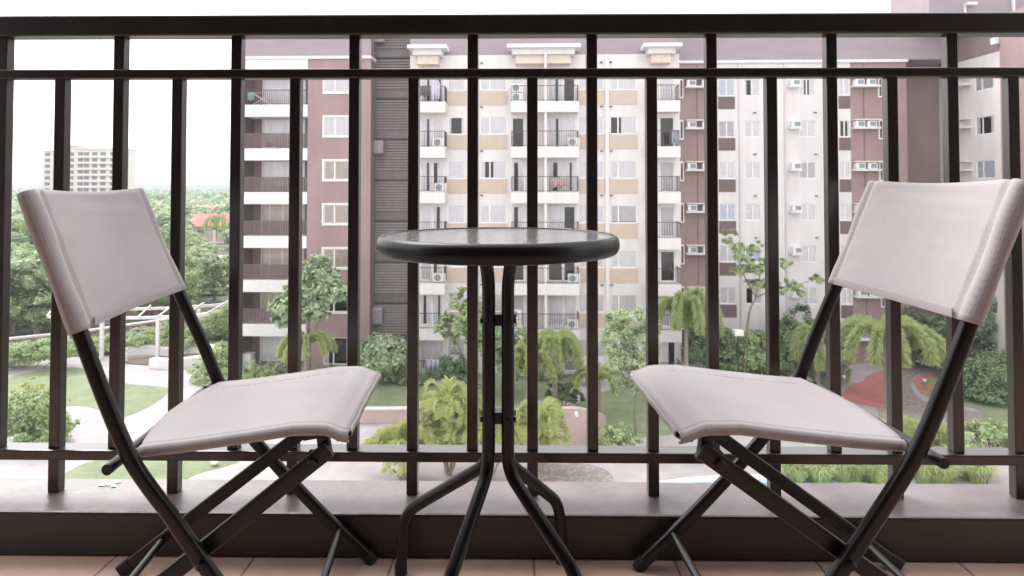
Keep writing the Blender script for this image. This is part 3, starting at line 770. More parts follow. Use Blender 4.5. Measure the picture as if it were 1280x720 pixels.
# --- recessed louver shaft
ls = wing('grey louvered service shaft between the brown wing and the cream facade', 'louver_shaft')
LY = 1.4; SP = 2.77; xs0, xs1 = X(463), X(512)
xl0, xl1 = X(468, LY), X(512, LY) + .5
b = MB(); b.quad((xs0 + .01, LY, ZG), (xs1 + 1, LY, ZG), (xs1 + 1, LY, ROOF + .1), (xs0 + .01, LY, ROOF + .1)); b.quad((xs0 + .012, .02, ZG), (xs0 + .012, LY, ZG), (xs0 + .012, LY, ROOF), (xs0 + .012, .02, ROOF))
b.build('wall', M['shaft'], ls)
for k in range(8):
    zt = 1.2 + SP * (4 - k) - .1; zb = zt - SP + .72
    if zb < ZG: zb = ZG
    def mkl(h=zt - zb):
        bb = MB(); n = int(h / .185)
        for i in range(n): z = h - i * .185; bb.add([(0, -.02, z), (xl1 - xl0, -.02, z), (xl1 - xl0, -.14, z - .10), (0, -.14, z - .10), (0, -.14, z - .125), (xl1 - xl0, -.14, z - .125), (xl1 - xl0, -.02, z - .03), (0, -.02, z - .03)], [(0, 3, 2, 1), (3, 4, 5, 2), (4, 7, 6, 5)])
        return bb.mesh('louver_panel', M['louver'])
    link('louver_panel', shared(('lv', round(zt - zb, 2)), mkl), ls, (xl0, LY - .01, zb))
    b = MB(); b.box(xs0 + .02, xl1, LY - .16, LY - .002, zt + .06, zt + .16); b.build('ledge', M['post'], ls)
for (u0, u1, v0, v1) in ((467.5, 481, 176, 193), (466, 481, 382, 404), (468, 481.5, 48, 55)):
    x0, x1 = X(u0, LY), X(u1, LY); za, zb = P(u0, v1, 46.5).z, P(u0, v0, 46.5).z; h = zb - za
    b = MB(); V = []
    pr_ = [(0, h), (-.45, h), (-.55, h * .85), (-.5, h * .1), (-.42, 0), (0, 0)]
    for x in (x0, x1): V += [(x, LY - .1 + a, za + c_) for a, c_ in pr_]
    n = len(pr_); b.add(V, [(i, (i + 1) % n, n + (i + 1) % n, n + i) for i in range(n)] + [tuple(range(n - 1, -1, -1)), tuple(range(n, 2 * n))])
    b.build('vent_hood', M['hood'], ls)

# --- cream main front with projecting balconies
wm = wing('cream apartment front with beige panels and projecting iron balconies')
xm0, xm1 = X(512), X(850)
cols = [(559.5, 581, 0, None), (600.5, 633.5, .36, None), (722.5, 755, .55, None), (763, 796, .30, None)]
bays = [(514, 556, [(526, 540), (541, 554)]), (638.5, 724, [(640, 655), (685, 703), (704.5, 719)]), (805, 851, [(812, 823), (825, 843)])]
holes = []; wins = []
for k in range(7):
    for (u0, u1, sp_, kd) in cols:
        h = (X(u0), X(u1), WT[k] - 1.15, WT[k]); holes.append(h); wins.append((h, sp_, None))
    for (_, _, drs) in bays:
        for (u0, u1) in drs:
            h = (X(u0), X(u1), FL[k] + .02, WT[k] - .05); holes.append(h); wins.append((h, 'door', None))
b = MB(); holed_wall(b, xm0, xm1, ZG, PAR - .005, 0, holes)
b.quad((xm0, 0, ZG), (xm0, 0, PAR), (xm0, 6, PAR), (xm0, 6, ZG)); b.quad((xm1, 0, ZG), (xm1, 6, ZG), (xm1, 6, PAR), (xm1, 0, PAR))
b.build('wall', [M['cream'], M['room']], wm)
for (h, sp_, kd) in wins:
    if sp_ == 'door': window(wm, *h, 0, split=0, name='balcony_door', kind=wrnd.choice(['full', 'full', 'half', 'gap', 'gap', 'none', 'blind']))
    else: window(wm, *h, 0, split=sp_, kind=None)
for (u0, u1) in ((559, 584), (600, 634), (724, 756), (762, 797)):
    for k in range(6):
        x0, x1 = X(u0), X(u1)
        def mkb(): bb = MB(); bb.box(0, x1 - x0, -.04, -.002, 0, .94); return bb.mesh('beige_panel', M['beige'])
        link('beige_panel', shared(('bp', u0), mkb), wm, (x0, 0, WT[k] - 1.17 - .95))
for (u0, u1) in ((585, 598), (756.5, 761.5)):
    b = MB(); b.box(X(u0), X(u1), -.10, -.003, ZG, PAR - .01); b.build('pilaster', M['cream'], wm)
PJ = 1.3
for (u0, u1, drs) in bays:
    x0, x1 = X(u0), X(u1); xq0, xq1 = X(u0, -PJ), X(u1, -PJ)
    if u0 > 640: xq0 = X(811, -PJ) - .03
    if u0 < 640 and u1 > 640: pass
    for k in range(6):
        b = MB(); b.box(xq0, xq1, -PJ, -.004, FL[k] - .70, FL[k]); ba = b.build('balcony', M['cream'], wm)
        def mkr(): return iron_railing(xq1 - xq0 - .1, 1.02, PJ - .12, .15, .0095).mesh('railing', M['iron'])
        link('railing', shared(('mr', u0), mkr), ba, (xq0 + .05, -PJ + .06, FL[k]))
    # ground-floor terrace rail
    link('terrace_railing', shared(('mr', u0), mkr), wm, (xq0 + .05, -PJ + .06, FL[6] - .1))
    b = MB(); b.box(xq0 - .25, xq1 + .12, -PJ - .25, .0, PAR + .18, PAR + .42); cn = b.build('canopy', M['trim'], wm)
    b = MB(); b.box(xq0 + .05, xq1 - .25, -PJ + .05, -.003, PAR - .2, PAR + .178); b.build('canopy_soffit', M['cream'], cn)
    b = MB(); b.box(xq0 + .3, xq1 - .5, -PJ + .3, -.004, PAR - .75, PAR - .203); b.build('canopy_recess', M['curtainb'], cn)
b = MB(); b.box(X(680.3), X(683.3), -PJ + .05, -.005, ZG, PAR - .2); b.build('partition', M['cream'], wm)
b = MB(); b.box(xm0 - .003, xm1 + .003, .0, 12, PAR, ROOF); b.build('roof', M['mauve'], wm)
for (u, k, dz) in ((647, 0, 0), (647, 0, .6), (717, 1, 0), (706, 3, 0), (717, 4, 0), (645, 5, 0), (645, 5, .6), (716, 5, 0), (549, 1, 0), (550, 4, 0), (551, 2, 0)):
    fan_unit(wm, X(u, -.7), -.95, FL[k] + .03 + dz)
for u in (602, 752, 764):
    for k in range(0, 6):
        def mkd(): bb = MB(); bb.box(-.09, .09, -.12, .0, 0, .06); return bb.mesh('drip_spout', M['post'])
        link('drip_spout', shared('ds', mkd), wm, (X(u), -.003, WT[k] + .62))
b = MB(); b.box(X(846.5, -.05), X(864, -.05), -.06, -.004, ROOF - 1.05, ROOF - .55); b.build('wall_sign', M['trim'], wm)

# --- white block set back, with brown bays and ledges for window units
LY = 3.5
wr = wing('white apartment block with brown bays and ledges of window units behind the slender tree')
xr0, xr1, xr2, xr3 = X(846, LY), X(897.5, LY), X(1064.3, LY), X(1135, LY)
hw = []
for k in range(7):
    for (u0, u1, sp_) in ((898.7, 919, .5), (931, 950.5, .5), (999.5, 1020, .5), (1049.5, 1063.5, .5)):
        hw.append((X(u0, LY), X(u1, LY), WT[k] - 1.13, WT[k] + .03, sp_))
b = MB(); holed_wall(b, xr1, xr2, ZG, PAR - .02, LY, [h[:4] for h in hw]); b.build('wall', [M['white'], M['room']], wr)
for h in hw: window(wr, *h[:4], LY, split=h[4], bars=0)
b = MB(); b.quad((xr0, LY, ZG), (xr1, LY, ZG), (xr1, LY, PAR), (xr0, LY, PAR)); b.quad((xr2, LY, ZG), (xr3, LY, ZG), (xr3, LY, PAR), (xr2, LY, PAR)); b.quad((xr3, LY, ZG), (xr3, LY + 2.5, ZG), (xr3, LY + 2.5, PAR), (xr3, LY, PAR))
b.build('brown_bay', M['brown'], wr)
for (u0, u1) in ((898.5, 919.5), (1049.5, 1064)):
    for k in range(6):
        x0, x1 = X(u0, LY), X(u1, LY)
        def mkb(): bb = MB(); bb.box(0, x1 - x0, -.03, -.002, 0, .88); return bb.mesh('brown_panel', M['brown2'])
        link('brown_panel', shared(('brp', u0), mkb), wr, (x0, LY, WT[k] - 1.16 - .9))
def ac_ledge(parent, x0, x1, y, z, n, roofed=True):
    L_ = x1 - x0
    def mk():
        bb = MB(); bb.box(0, L_, -.55, -.002, 0, .13); return bb.mesh('ledge', M['trim'])
    o = link('ledge', shared(('lg', round(L_, 2)), mk), parent, (x0, y, z))
    def mk2():
        bb = MB(); bb.box(.02, L_ - .02, -.5, -.002, .60, .68); return bb.mesh('hood', M['trim'])
    if roofed: link('hood', shared(('lgh', round(L_, 2)), mk2), o)
    for i in range(n): window_ac(parent, x0 + .12 + (L_ - .2) * i / n, y - .03, z + .15)
for k in range(7):
    z = WT[k] - .60
    if k < 6: ac_ledge(wr, X(856, LY), X(897, LY), LY, z, 2)
    ac_ledge(wr, X(985.5, LY), X(999, LY), LY, z, 1, False)
    ac_ledge(wr, X(1065, LY), X(1098, LY), LY, z, 2)
    for (u0, u1) in ((849.5, 854.5), (1098.5, 1104)):
        x0, x1 = X(u0, LY), X(u1, LY)
        def mkn():
            bb = MB(); bb.box(0, x1 - x0, -.12, -.002, 0, 1.38); return bb.mesh('narrow_window', M['frame'])
        def mkn2():
            bb = MB(); bb.box(.07, x1 - x0 - .07, -.128, -.118, .09, 1.28); return bb.mesh('pane', M['room'])
        o = link('narrow_window', shared(('nw', u0), mkn), wr, (x0, LY, WT[k] - 1.3)); link('pane', shared(('nwp', u0), mkn2), o)
for u in (872, 1081):
    b = MB(); b.box(X(u, LY) - .025, X(u, LY) + .025, LY - .03, LY - .001, ZG, PAR - .1); b.build('joint', M['brown2'], wr)
b = MB(); b.box(xr0, X(1136, LY), LY - .16, LY + .3, PAR - .02, PAR + .17); b.build('cornice', M['trim'], wr)
b = MB(); b.box(xr0, X(1200, LY) , LY, 14, PAR + .173, ROOF); b.build('roof', M['mauve'], wr)
for u in (925, 982, 1040):
    b = MB(); b.tube([(X(u, LY), LY - .08, ZG), (X(u, LY), LY - .08, PAR - .05)], .05, 8); b.build('drain_pipe', M['white2'], wr, smooth=60)
for u in (944, 1020, 958):
    for k in range(0, 6):
        def mkd(): bb = MB(); bb.box(-.09, .09, -.12, .0, 0, .06); return bb.mesh('drip_spout', M['post'])
        link('drip_spout', shared('ds', mkd), wr, (X(u, LY), LY - .003, WT[k] + .55))

# --- plain brown shaft in the inner corner
wc = wing('plain brown windowless column in the inner corner of the white blocks', 'stair_shaft')
LC = LY + 2.4
b = MB(); b.box(xr3 + .01, X(1215, LC), LC, LC + 3, ZG, PAR + .17); b.build('wall', M['brownd'], wc)

# --- wing running towards us on the far side of the corner, seen along its flank
ws = empty('apartment_building', (31.05, 48.6, 0), R(-91.2), 'white side wing with window units, turned to face across the courtyard', 'apartment block')
def SX(D): return 48.6 - D
hs2 = [(SX(45.55), SX(43.75), WT[k] - 1.15, WT[k] + .03) for k in range(7)]
b = MB(); holed_wall(b, -1.2, SX(42.75), ZG, PAR - .02, 0, hs2); b.build('wall', [M['white2'], M['room']], ws)
for h in hs2: window(ws, *h, 0, split=.38)
for k in range(7): ac_ledge(ws, SX(47.75), SX(45.9), 0, WT[k] - .62, 1)
b = MB(); b.box(SX(42.75) + .003, SX(36), -.25, 8, ZG, ROOF); b.build('brown_bay', M['brown'], ws)
b = MB(); b.box(SX(43.2), SX(42.75), -.5, .3, PAR + .35, PAR + .75); b.build('cornice', M['trim'], ws)
b = MB(); b.box(-1.2, SX(42.75), -.05, 8, PAR - .015, ROOF); b.build('roof', M['brownd'], ws)
b = MB(); tx0, tx1 = SX(50.5), SX(45.6); b.box(tx0, tx1, -2.9, 7, ROOF + .01, E + 13.9); tw = b.build('rooftop_tower', M['mauve'], ws)
b = MB(); b.box(SX(45.6) + .003, SX(45.6) + .5, -.62, .0, E + 12.05, E + 12.22); b.box(SX(45.6) + .003, SX(45.6) + .1, -.62, -.5, E + 11.6, E + 12.05); b.build('floodlight', M['ac'], tw)
b = MB(); b.box(SX(45.6) + .003, SX(45.6) + .14, 2.55, 2.72, ROOF + .02, E + 13.9); b.build('drain_pipe', M['trim'], tw)

# --- far white high-rise
hr = empty('high_rise', P(106, 228, 350).xy.to_3d() + Vector((0, 0, ZG)), R(0), 'distant white high-rise block with rows of small dark windows beyond the trees', 'high-rise')
M['hrw'] = mat('white_highrise', (.70, .655, .63), .8, .04, .05); M['hrt'] = mat('orange_roof_edge', (.62, .47, .41), .8, .05, .2); M['hrd'] = mat('shaded_openings', (.16, .145, .15), .8, .2, .3)
mpp = 350 / F                                 # metres per pixel there
ztop = P(112, 186, 350).z - ZG
secs = [(53.5, 81, 189, 3, False), (81, 104, 184, 0, False), (104, 169, 187.5, -2.5, True)]
for (u0, u1, vt, dy, big) in secs:
    x0, x1 = (u0 - 112) * mpp, (u1 - 112) * mpp; zt = P(112, vt, 350).z - ZG
    b = MB(); b.box(x0, x1, dy, dy + 7, 0, zt); b.build('wall', M['hrw'], hr)
    b = MB(); b.box(x0 - .3, x1 + .3, dy - .4, dy + 7.4, zt + .01, zt + .55); b.build('roof', M['hrt'], hr)
mw = MB(); mw.box(0, 2.6, -.12, .1, 0, 1.7); mwm = mw.mesh('window', M['hrd'])
sl_ = MB(); sl_.box(0, 26.6, -.9, -.01, 0, .55); slm = sl_.mesh('balcony', M['hrw'])
for k in range(15):
    z = P(112, 190.5 + 7.45 * k, 350).z - ZG - 1.7
    for u in (107, 114.5, 124.5, 135, 147, 156, 163): link('window', mwm, hr, ((u - 112) * mpp, -2.5, z))
    link('balcony', slm, hr, ((104.2 - 112) * mpp, -2.5, z - 1.2))
    link('window', mwm, hr, ((57 - 112) * mpp, 3, z)); link('window', mwm, hr, ((89 - 112) * mpp, 0, z)); link('window', mwm, hr, ((91.5 - 112) * mpp, -.03, z))
b = MB(); x0 = (84 - 112) * mpp; b.box(x0, x0 + 5, 3, 9, P(112, 184, 350).z - ZG + .92, P(112, 182, 350).z - ZG + .9); b.build('lift_house', M['hrw'], hr)

# --- small houses of the town
M['redroof'] = mat('red_roof', (.44, .13, .12), .7, .15, .5); M['ironroof'] = mat('pale_iron_roof', (.62, .62, .63), .5, .1, .3); M['rust'] = mat('rusty_roof', (.34, .19, .13), .8, .25, .5); M['housew'] = mat('house_wall', (.55, .50, .46), .8, .1, .5)
def house(u, v, D, w_, d_, h_, rf, roofm, label, rz=0, oz=0):
    p = P(u, v, D); o = empty('house', (p.x, p.y, ZG), rz, label, 'house')
    zt = p.z - ZG - rf
    b = MB(); b.box(-w_ / 2, w_ / 2, -d_ / 2, d_ / 2, 0, zt); wl = b.build('wall', M['housew'], o)
    b = MB(); e = .5; b.add([(-w_ / 2 - e, -d_ / 2 - e, zt - .1), (w_ / 2 + e, -d_ / 2 - e, zt - .1), (w_ / 2 + e, d_ / 2 + e, zt - .1), (-w_ / 2 - e, d_ / 2 + e, zt - .1), (-w_ / 2, 0, zt + rf), (w_ / 2, 0, zt + rf)], [(0, 1, 5, 4), (2, 3, 4, 5), (1, 2, 5), (3, 0, 4), (3, 2, 1, 0)]); b.build('roof', roofm, o)
    for sx in (-.3, .2):
        b = MB(); b.box(w_ * sx, w_ * sx + 1.3, -d_ / 2 - .05, -d_ / 2 + .05, zt * .45, zt * .45 + 1.2); b.build('window', M['hrd'], o)
house(271, 267.5, 150, 9, 8, 4, 2.4, M['redroof'], 'small house with a bright red roof behind the coconut palm', .1)
house(278, 256.5, 230, 16, 9, 4, 2.2, M['ironroof'], 'house with a long pale iron roof beyond the red roof')
house(27, 272, 190, 9, 8, 4, 2.2, M['ironroof'], 'pale roofed house among trees below the high-rise', .3)
house(253, 257, 210, 10, 8, 4, 2.2, M['rust'], 'house with a rusty roof near the red roof', -.2)
house(235, 313, 105, 8, 7, 3, 1.8, M['rust'], 'low house with a rusty roof half hidden by trees', .2)
house(276, 319, 100, 6, 6, 3, 1.2, M['ironroof'], 'grey roofed shed beside the concrete pole')
house(270, 338, 84, 7, 5, 3, 1.0, M['rust'], 'low rusty roof just below the concrete pole', -.1)
house(252, 352, 78, 5, 4, 3, .9, M['ironroof'], 'pale flat roofed shed among the trees left of the brown wing', .2)
house(205, 378, 66, 5, 4, 3, 1.2, M['rust'], 'orange roofed hut behind the white pergola', .1)
# ------------------------------------------------------------------ courtyard walls, pergola, lamps
def curved_wall(name, uv, D_fix, h, thick, m, label, cat, cap=None):
    pts = spline([G(u, v) for u, v in uv], 6)
    b = MB(); pr_ = [(-thick / 2, 0), (thick / 2, 0), (thick / 2, h), (-thick / 2, h)]
    b.tube([Vector((p.x, p.y, ZG - .05)) for p in pts], 1, prof=[(a, c_ + .05) for a, c_ in pr_], up=(0, 0, 1))
    o = b.build(name, m, bevel=.02); tag(o, label, cat)
    if cap:
        c_ = MB(); c_.tube([Vector((p.x, p.y, ZG + h)) for p in pts], 1, prof=[(-thick / 2 - .06, .002), (thick / 2 + .06, .002), (thick / 2 + .06, .09), (-thick / 2 - .06, .09)], up=(0, 0, 1)); c_.build('coping', cap, o, bevel=.01)
    return o
curved_wall('retaining_wall', [(300, 520), (380, 526), (452, 528), (520, 527), (560, 523), (600, 512)], 0, .66, .3, M['pink'], 'low pink retaining wall along the near edge of the lawn', 'wall', M['concrete'])
# tall pink curved wall, its top running down to one end
pts = spline([G(u, v) for u, v in ((640, 560), (672, 561), (705, 559), (732, 556), (750, 550), (758, 543))], 6)
b = MB(); n = len(pts); V = []
for i, p in enumerate(pts):
    t = i / (n - 1); h = 1.78 - .95 * max(0, (t - .45) / .55) ** 1.6
    tn = (pts[min(i + 1, n - 1)] - pts[max(i - 1, 0)]).normalized(); nr = Vector((-tn.y, tn.x, 0))
    for s_, z in ((0, 0), (0, h), (1, h), (1, 0)): q = p + nr * .35 * s_; V.append((q.x, q.y, ZG + z - (.05 if z == 0 else 0)))
b.add(V, [(4 * i + k, 4 * (i + 1) + k, 4 * (i + 1) + (k + 1) % 4, 4 * i + (k + 1) % 4) for i in range(n - 1) for k in range(4)] + [(0, 1, 2, 3), tuple(4 * (n - 1) + k for k in (3, 2, 1, 0))])
fw = tag(b.build('feature_wall', M['pink'], bevel=.03), 'tall curved pink wall with a sloping top beside the feathery palms', 'wall')
q = P(721, 519, 31.3); b = MB(); b.tube([q + Vector((0, .3, 0)), q + Vector((0, -.06, 0))], .07, 12); b.build('wall_lamp', M['lamp'], fw, smooth=40)
# ring seat of two white arcs
rc = G(208, 451)
def arc(a0, a1, rx, ry, c, label):
    b = MB(); pts = [Vector((c.x + rx * math.cos(R(a)), c.y + ry * math.sin(R(a)), ZG)) for a in np.linspace(a0, a1, 30)]
    b.tube(pts, 1, prof=[(-.28, -.05), (.28, -.05), (.28, .62), (-.28, .62)], up=(0, 0, 1)); o = b.build('curved_bench', M['trim'], bevel=.05); tag(o, label, 'bench')
c1 = G(180, 447)
arc(20, 250, 1.75, 1.3, G(178, 448), 'white curved concrete bench, the smaller arc beside the pergola post')
arc(-120, 130, 2.3, 2.1, G(228, 450), 'white curved concrete bench, the large round arc by the small lawn')
flat('flower_bed', [(rc.x + 3.0 * math.cos(k * .5236), rc.y + 1.2 * math.sin(k * .5236)) for k in range(12)], ZG + .05, M['soil'], 'bare soil inside the ring seat')
# low boundary wall with white coping behind the hedge
wl = [P(-40, 437, 49).xy, P(5, 429, 50).xy, P(110, 417, 53).xy, P(200, 404, 57).xy, P(290, 392, 62).xy]
b = MB(); b.tube([Vector((p.x, p.y, ZG - .05)) for p in wl], 1, prof=[(-.15, 0), (.15, 0), (.15, 1.0), (-.15, 1.0)], up=(0, 0, 1))
bw = tag(b.build('boundary_wall', M['brownd']), 'brown boundary wall with pale coping behind the hedge and pergola', 'wall')
b = MB(); b.tube([Vector((p.x, p.y, ZG + .95)) for p in wl], 1, prof=[(-.22, 0), (.22, 0), (.22, .14), (-.22, .14)], up=(0, 0, 1)); b.build('coping', M['concrete'], bw)
# white pergola
pg = empty('pergola', G(165, 444), 0, 'white curved pergola on slim posts above the ring seat', 'pergola'); po = pg.location.copy()
def gp(u, v, D): return P(u, v, D) - po
for (u, v, D) in ((127, 444, 48.5), (197, 443, 48.5), (248, 432, 52.5), (84, 435, 51.5)):
    g0 = P(u, v, D); b = MB(); b.box(-.11, .11, -.11, .11, 0, 2.75); b.build('post', M['trim'], pg, loc=(g0.x - po.x, g0.y - po.y, 0))
f_ = [P(60, 407, 49), P(100, 402.5, 48.6), P(150, 399, 48.5), (P(200, 396, 48.8)), P(262, 392, 50)]
r_ = [P(70, 400, 52.5), P(110, 396, 52), P(160, 392.5, 52), P(215, 389, 52.5), P(282, 389, 54)]
H = 2.75
fl = spline([Vector((p.x - po.x, p.y - po.y, H)) for p in f_], 6); rl = spline([Vector((p.x - po.x, p.y - po.y, H)) for p in r_], 6)
for li in (fl, rl):
    b = MB(); b.tube(li, 1, prof=[(-.07, 0), (.07, 0), (.07, .2), (-.07, .2)], up=(0, 0, 1)); b.build('beam', M['trim'], pg)
for k in range(0, len(fl), 3):
    a, c_ = fl[k], rl[k]; d = (c_ - a).normalized() * .6; b = MB(); b.tube([a - d + Vector((0, 0, .202)), c_ + d + Vector((0, 0, .202))], 1, prof=[(-.035, 0), (.035, 0), (.035, .1), (-.035, .1)], up=(0, 0, 1)); b.build('rafter', M['trim'], pg)
# lamps
g = G(923, 478); lp = empty('street_lamp', g, 0, 'small dark lamp post with a pale square head before the shrubs', 'lamp')
b = MB(); b.tube([(0, 0, 0), (0, 0, 2.9)], .05, 10); b.build('post', M['post'], lp, smooth=40); b = MB(); b.box(-.28, .28, -.28, .28, 2.9, 3.25); b.build('lamp_head', M['lamp'], lp, bevel=.04)
for (u, v, lab) in ((1055, 483, 'grey bollard light at the near end of the red path'), (1156, 488, 'grey bollard light beside the short red path')):
    g = G(u, v); bo = empty('bollard_light', g, 0, lab, 'bollard'); b = MB(); b.tube([(0, 0, 0), (0, 0, .55)], .085, 12); b.build('post', M['hood'], bo, smooth=40); b = MB(); b.tube([(0, 0, .551), (0, 0, .66)], .095, 12); b.build('cap', M['lamp'], bo, smooth=40)
for (u, v, lab) in ((482.5, 478, 'small white globe light on the lawn before the round shrub'), (268, 582, 'small white globe light on the near lawn tongue')):
    g = G(u, v); gl = empty('globe_light', g, 0, lab, 'garden light'); b = MB(); b.lathe([(.001, .02), (.12, .05), (.17, .17), (.12, .29), (.001, .33)], 16); b.build('globe', M['lamp'], gl, smooth=80); b = MB(); b.tube([(0, 0, 0), (0, 0, .04)], .09, 10); b.build('base', M['post'], gl)
# concrete utility pole
pp_ = P(268, 300, 92); up_ = empty('utility_pole', (pp_.x, pp_.y, ZG), .1, 'pale concrete utility pole with crossarms in front of the palm', 'utility pole')
zt = P(268, 288, 92).z - ZG
b = MB(); b.tube([(0, 0, 0), (0, 0, zt)], [.24, .17], 10); b.build('pole', M['concrete'], up_, smooth=40)
for z in (zt - 1.7, zt - 2.6): b = MB(); b.box(-1.3, 1.3, -.36, -.24, z, z + .14); b.build('crossarm', M['concrete'], up_)
for (dz, v0, lab) in ((zt - 1.6, 338, 'thin power cable above the far trees, the upper one'), (zt - 3.3, 394, 'thin power cable above the far trees, the lower one')):
    pA = P(-60, v0, 70); b = MB(); pB = Vector((pp_.x, pp_.y - .4, ZG + dz)); b.tube([pA.lerp(pB, t) - Vector((0, 0, .5 * 4 * t * (1 - t))) for t in np.linspace(0, 1, 12)], .03, 6); tag(b.build('power_cable', M['concrete']), lab, 'cable')

# ------------------------------------------------------------------ planting
def rand_rot(n, up=.5):
    """random frames whose normals lean upward by `up`"""
    nrm = rng.standard_normal((n, 3)); nrm[:, 2] = np.abs(nrm[:, 2]) + up; nrm /= np.linalg.norm(nrm, axis=1)[:, None]
    t = rng.standard_normal((n, 3)); t -= nrm * (t * nrm).sum(1)[:, None]; t /= np.linalg.norm(t, axis=1)[:, None]
    return nrm, t, np.cross(nrm, t)
def leaf_cloud(lumps, per, size, aspect=.5, hollow=.7, up=.5, flat_=0.0):
    """leaf diamonds through ellipsoidal clumps (cx,cy,cz,rx,ry,rz), most of them towards the outside, each clump of sub-clumps"""
    Vs = []
    for (cx, cy, cz, rx, ry, rz) in lumps:
        n = int(2.4 * per * (rx * ry * rz) ** (2 / 3)); k = max(10, int(n / 34))
        d = rng.standard_normal((k, 3)); d /= np.linalg.norm(d, axis=1)[:, None]
        sub = d * (hollow + (1 - hollow) * rng.random((k, 1)) ** .6)
        which = rng.integers(0, k, n)
        p = sub[which] + rng.standard_normal((n, 3)) * .13
        p = p * np.array([rx, ry, rz]) + np.array([cx, cy, cz])
        out = p - np.array([cx, cy, cz]); out = out / np.array([rx, ry, rz]) ; out /= np.linalg.norm(out, axis=1)[:, None] + 1e-6
        nrm = out * .75 + rng.standard_normal((n, 3)) * .42; nrm[:, 2] += .35 + up * .6; nrm /= np.linalg.norm(nrm, axis=1)[:, None]
        t = rng.standard_normal((n, 3)); t -= nrm * (t * nrm).sum(1)[:, None]; t /= np.linalg.norm(t, axis=1)[:, None]; bt = np.cross(nrm, t)
        s = size * 1.1 * rng.uniform(.6, 1.25, (n, 1))
        a = p - t * s * .5; c = p + t * s * .5; b1 = p + bt * s * aspect * .5 + nrm * s * .08; b2 = p - bt * s * aspect * .5 + nrm * s * .08
        Vs.append(np.stack([a, b1, c, b2], 1).reshape(-1, 3))
    V = np.concatenate(Vs); return V, np.arange(len(V)).reshape(-1, 4)
def limb_mesh(segs, m=None):
    b = MB()
    for path, r0, r1 in segs:
        pts = spline(path, 4); n = len(pts); b.tube(pts, [r0 + (r1 - r0) * i / (n - 1) for i in range(n)], 8)
    return b.mesh('trunk', m or M['bark'], 80)
LM = {
 'broad': leafmat('broad_leaf', (0.262, 0.385, 0.203), (0.510, 0.580, 0.387), .3),
 'dark': leafmat('dark_leaf', (0.131, 0.207, 0.104), (0.307, 0.417, 0.216)),
 'mid': leafmat('mid_leaf', (0.232, 0.338, 0.136), (0.492, 0.580, 0.310)),
 'feather': leafmat('feather_leaf', (0.307, 0.430, 0.203), (0.539, 0.580, 0.371)),
 'yellow': leafmat('yellow_green_frond', (0.346, 0.401, 0.119), (0.539, 0.580, 0.285), .45),
 'palm': leafmat('foxtail_frond', (0.400, 0.480, 0.165), (0.539, 0.580, 0.353), .45),
 'coco': leafmat('coconut_frond', (0.184, 0.276, 0.110), (0.370, 0.463, 0.184), .3),
 'grass': leafmat('grass_blade', (0.350, 0.449, 0.155), (0.539, 0.580, 0.329), .4),
 'pale': leafmat('pale_leaf', (0.424, 0.503, 0.320), (0.539, 0.580, 0.522), .3),
 'grove': leafmat('grove_leaf', (0.262, 0.354, 0.203), (0.510, 0.580, 0.371), .3),
}
def tree(name, base, segs, lumps, leafm, label, cat='tree', per=330, size=.2, aspect=.5, group=None, crown='crown', hollow=.7, up=.5):
    o = empty(name, base, 0, label, cat, group)
    if segs: link('trunk', limb_mesh(segs), o)
    V, Fq = leaf_cloud(lumps, per, size, aspect, hollow, up); link(crown, raw_mesh(crown, V, Fq, leafm), o)
    return o
def rel(base, u, v, D):
    return P(u, v, D) - base
def lump(base, u, v, D, rpx, rz=None, ry=None):
    q = rel(base, u, v, D); r = rpx * D / F; return (q.x, q.y, q.z, r, ry or r, (rz * D / F) if rz else r * .8)

# tree with large leaves in front of the brown wing
g = Vector((P(386, 440, 41.5).x, 41.5, ZG)); D = 41.5
ls_ = [lump(g, 396, 343, D, 19, 21), lump(g, 380, 362, D, 22, 17), lump(g, 362, 385, D, 20, 16), lump(g, 412, 362, D, 20, 14), lump(g, 424, 366, D, 13, 11), lump(g, 352, 400, D, 12, 9), lump(g, 392, 385, D, 22, 13), lump(g, 398, 325, D, 11, 9), lump(g, 408, 345, D, 14, 13)]
top = rel(g, 386, 395, D)
tree('broadleaf_tree', g, [([(0, 0, 0), (.05, 0, 1.6), (top.x, 0, top.z), (.3, 0, top.z + 2.5)], .12, .05), ([(0, 0, 2.2), (-.9, 0, 3.6), (-1.1, .1, 4.2)], .06, .03), ([(.05, 0, 2.8), (.9, -.1, 4.6)], .06, .03)], ls_, LM['broad'], 'broad leaved tree standing before the brown wing', per=640, size=.34, aspect=.48)
# feathery tree in the lawn
D = 33; g = G(795, 548); g.y = g.y; D = g.y
ls_ = [lump(g, 788, 402, D, 26, 16), lump(g, 772, 425, D, 22, 18), lump(g, 800, 430, D, 24, 20), lump(g, 786, 452, D, 26, 18), lump(g, 770, 400, D, 14, 10), lump(g, 800, 478, D, 16, 14), lump(g, 778, 480, D, 12, 12), lump(g, 810, 405, D, 14, 12)]
tree('feathery_tree', g, [([(0, 0, 0), (-.06, 0, 1.2), (0, 0, 2.4), (-.1, 0, 4.6)], .075, .03), ([(-.02, 0, 2.1), (.35, 0, 3.2)], .04, .02), ([(0, 0, 2.3), (-.5, 0, 3.6)], .04, .02)], ls_, LM['feather'], 'slim feathery tree on the lawn with a straight thin trunk', per=800, size=.20, aspect=.34)
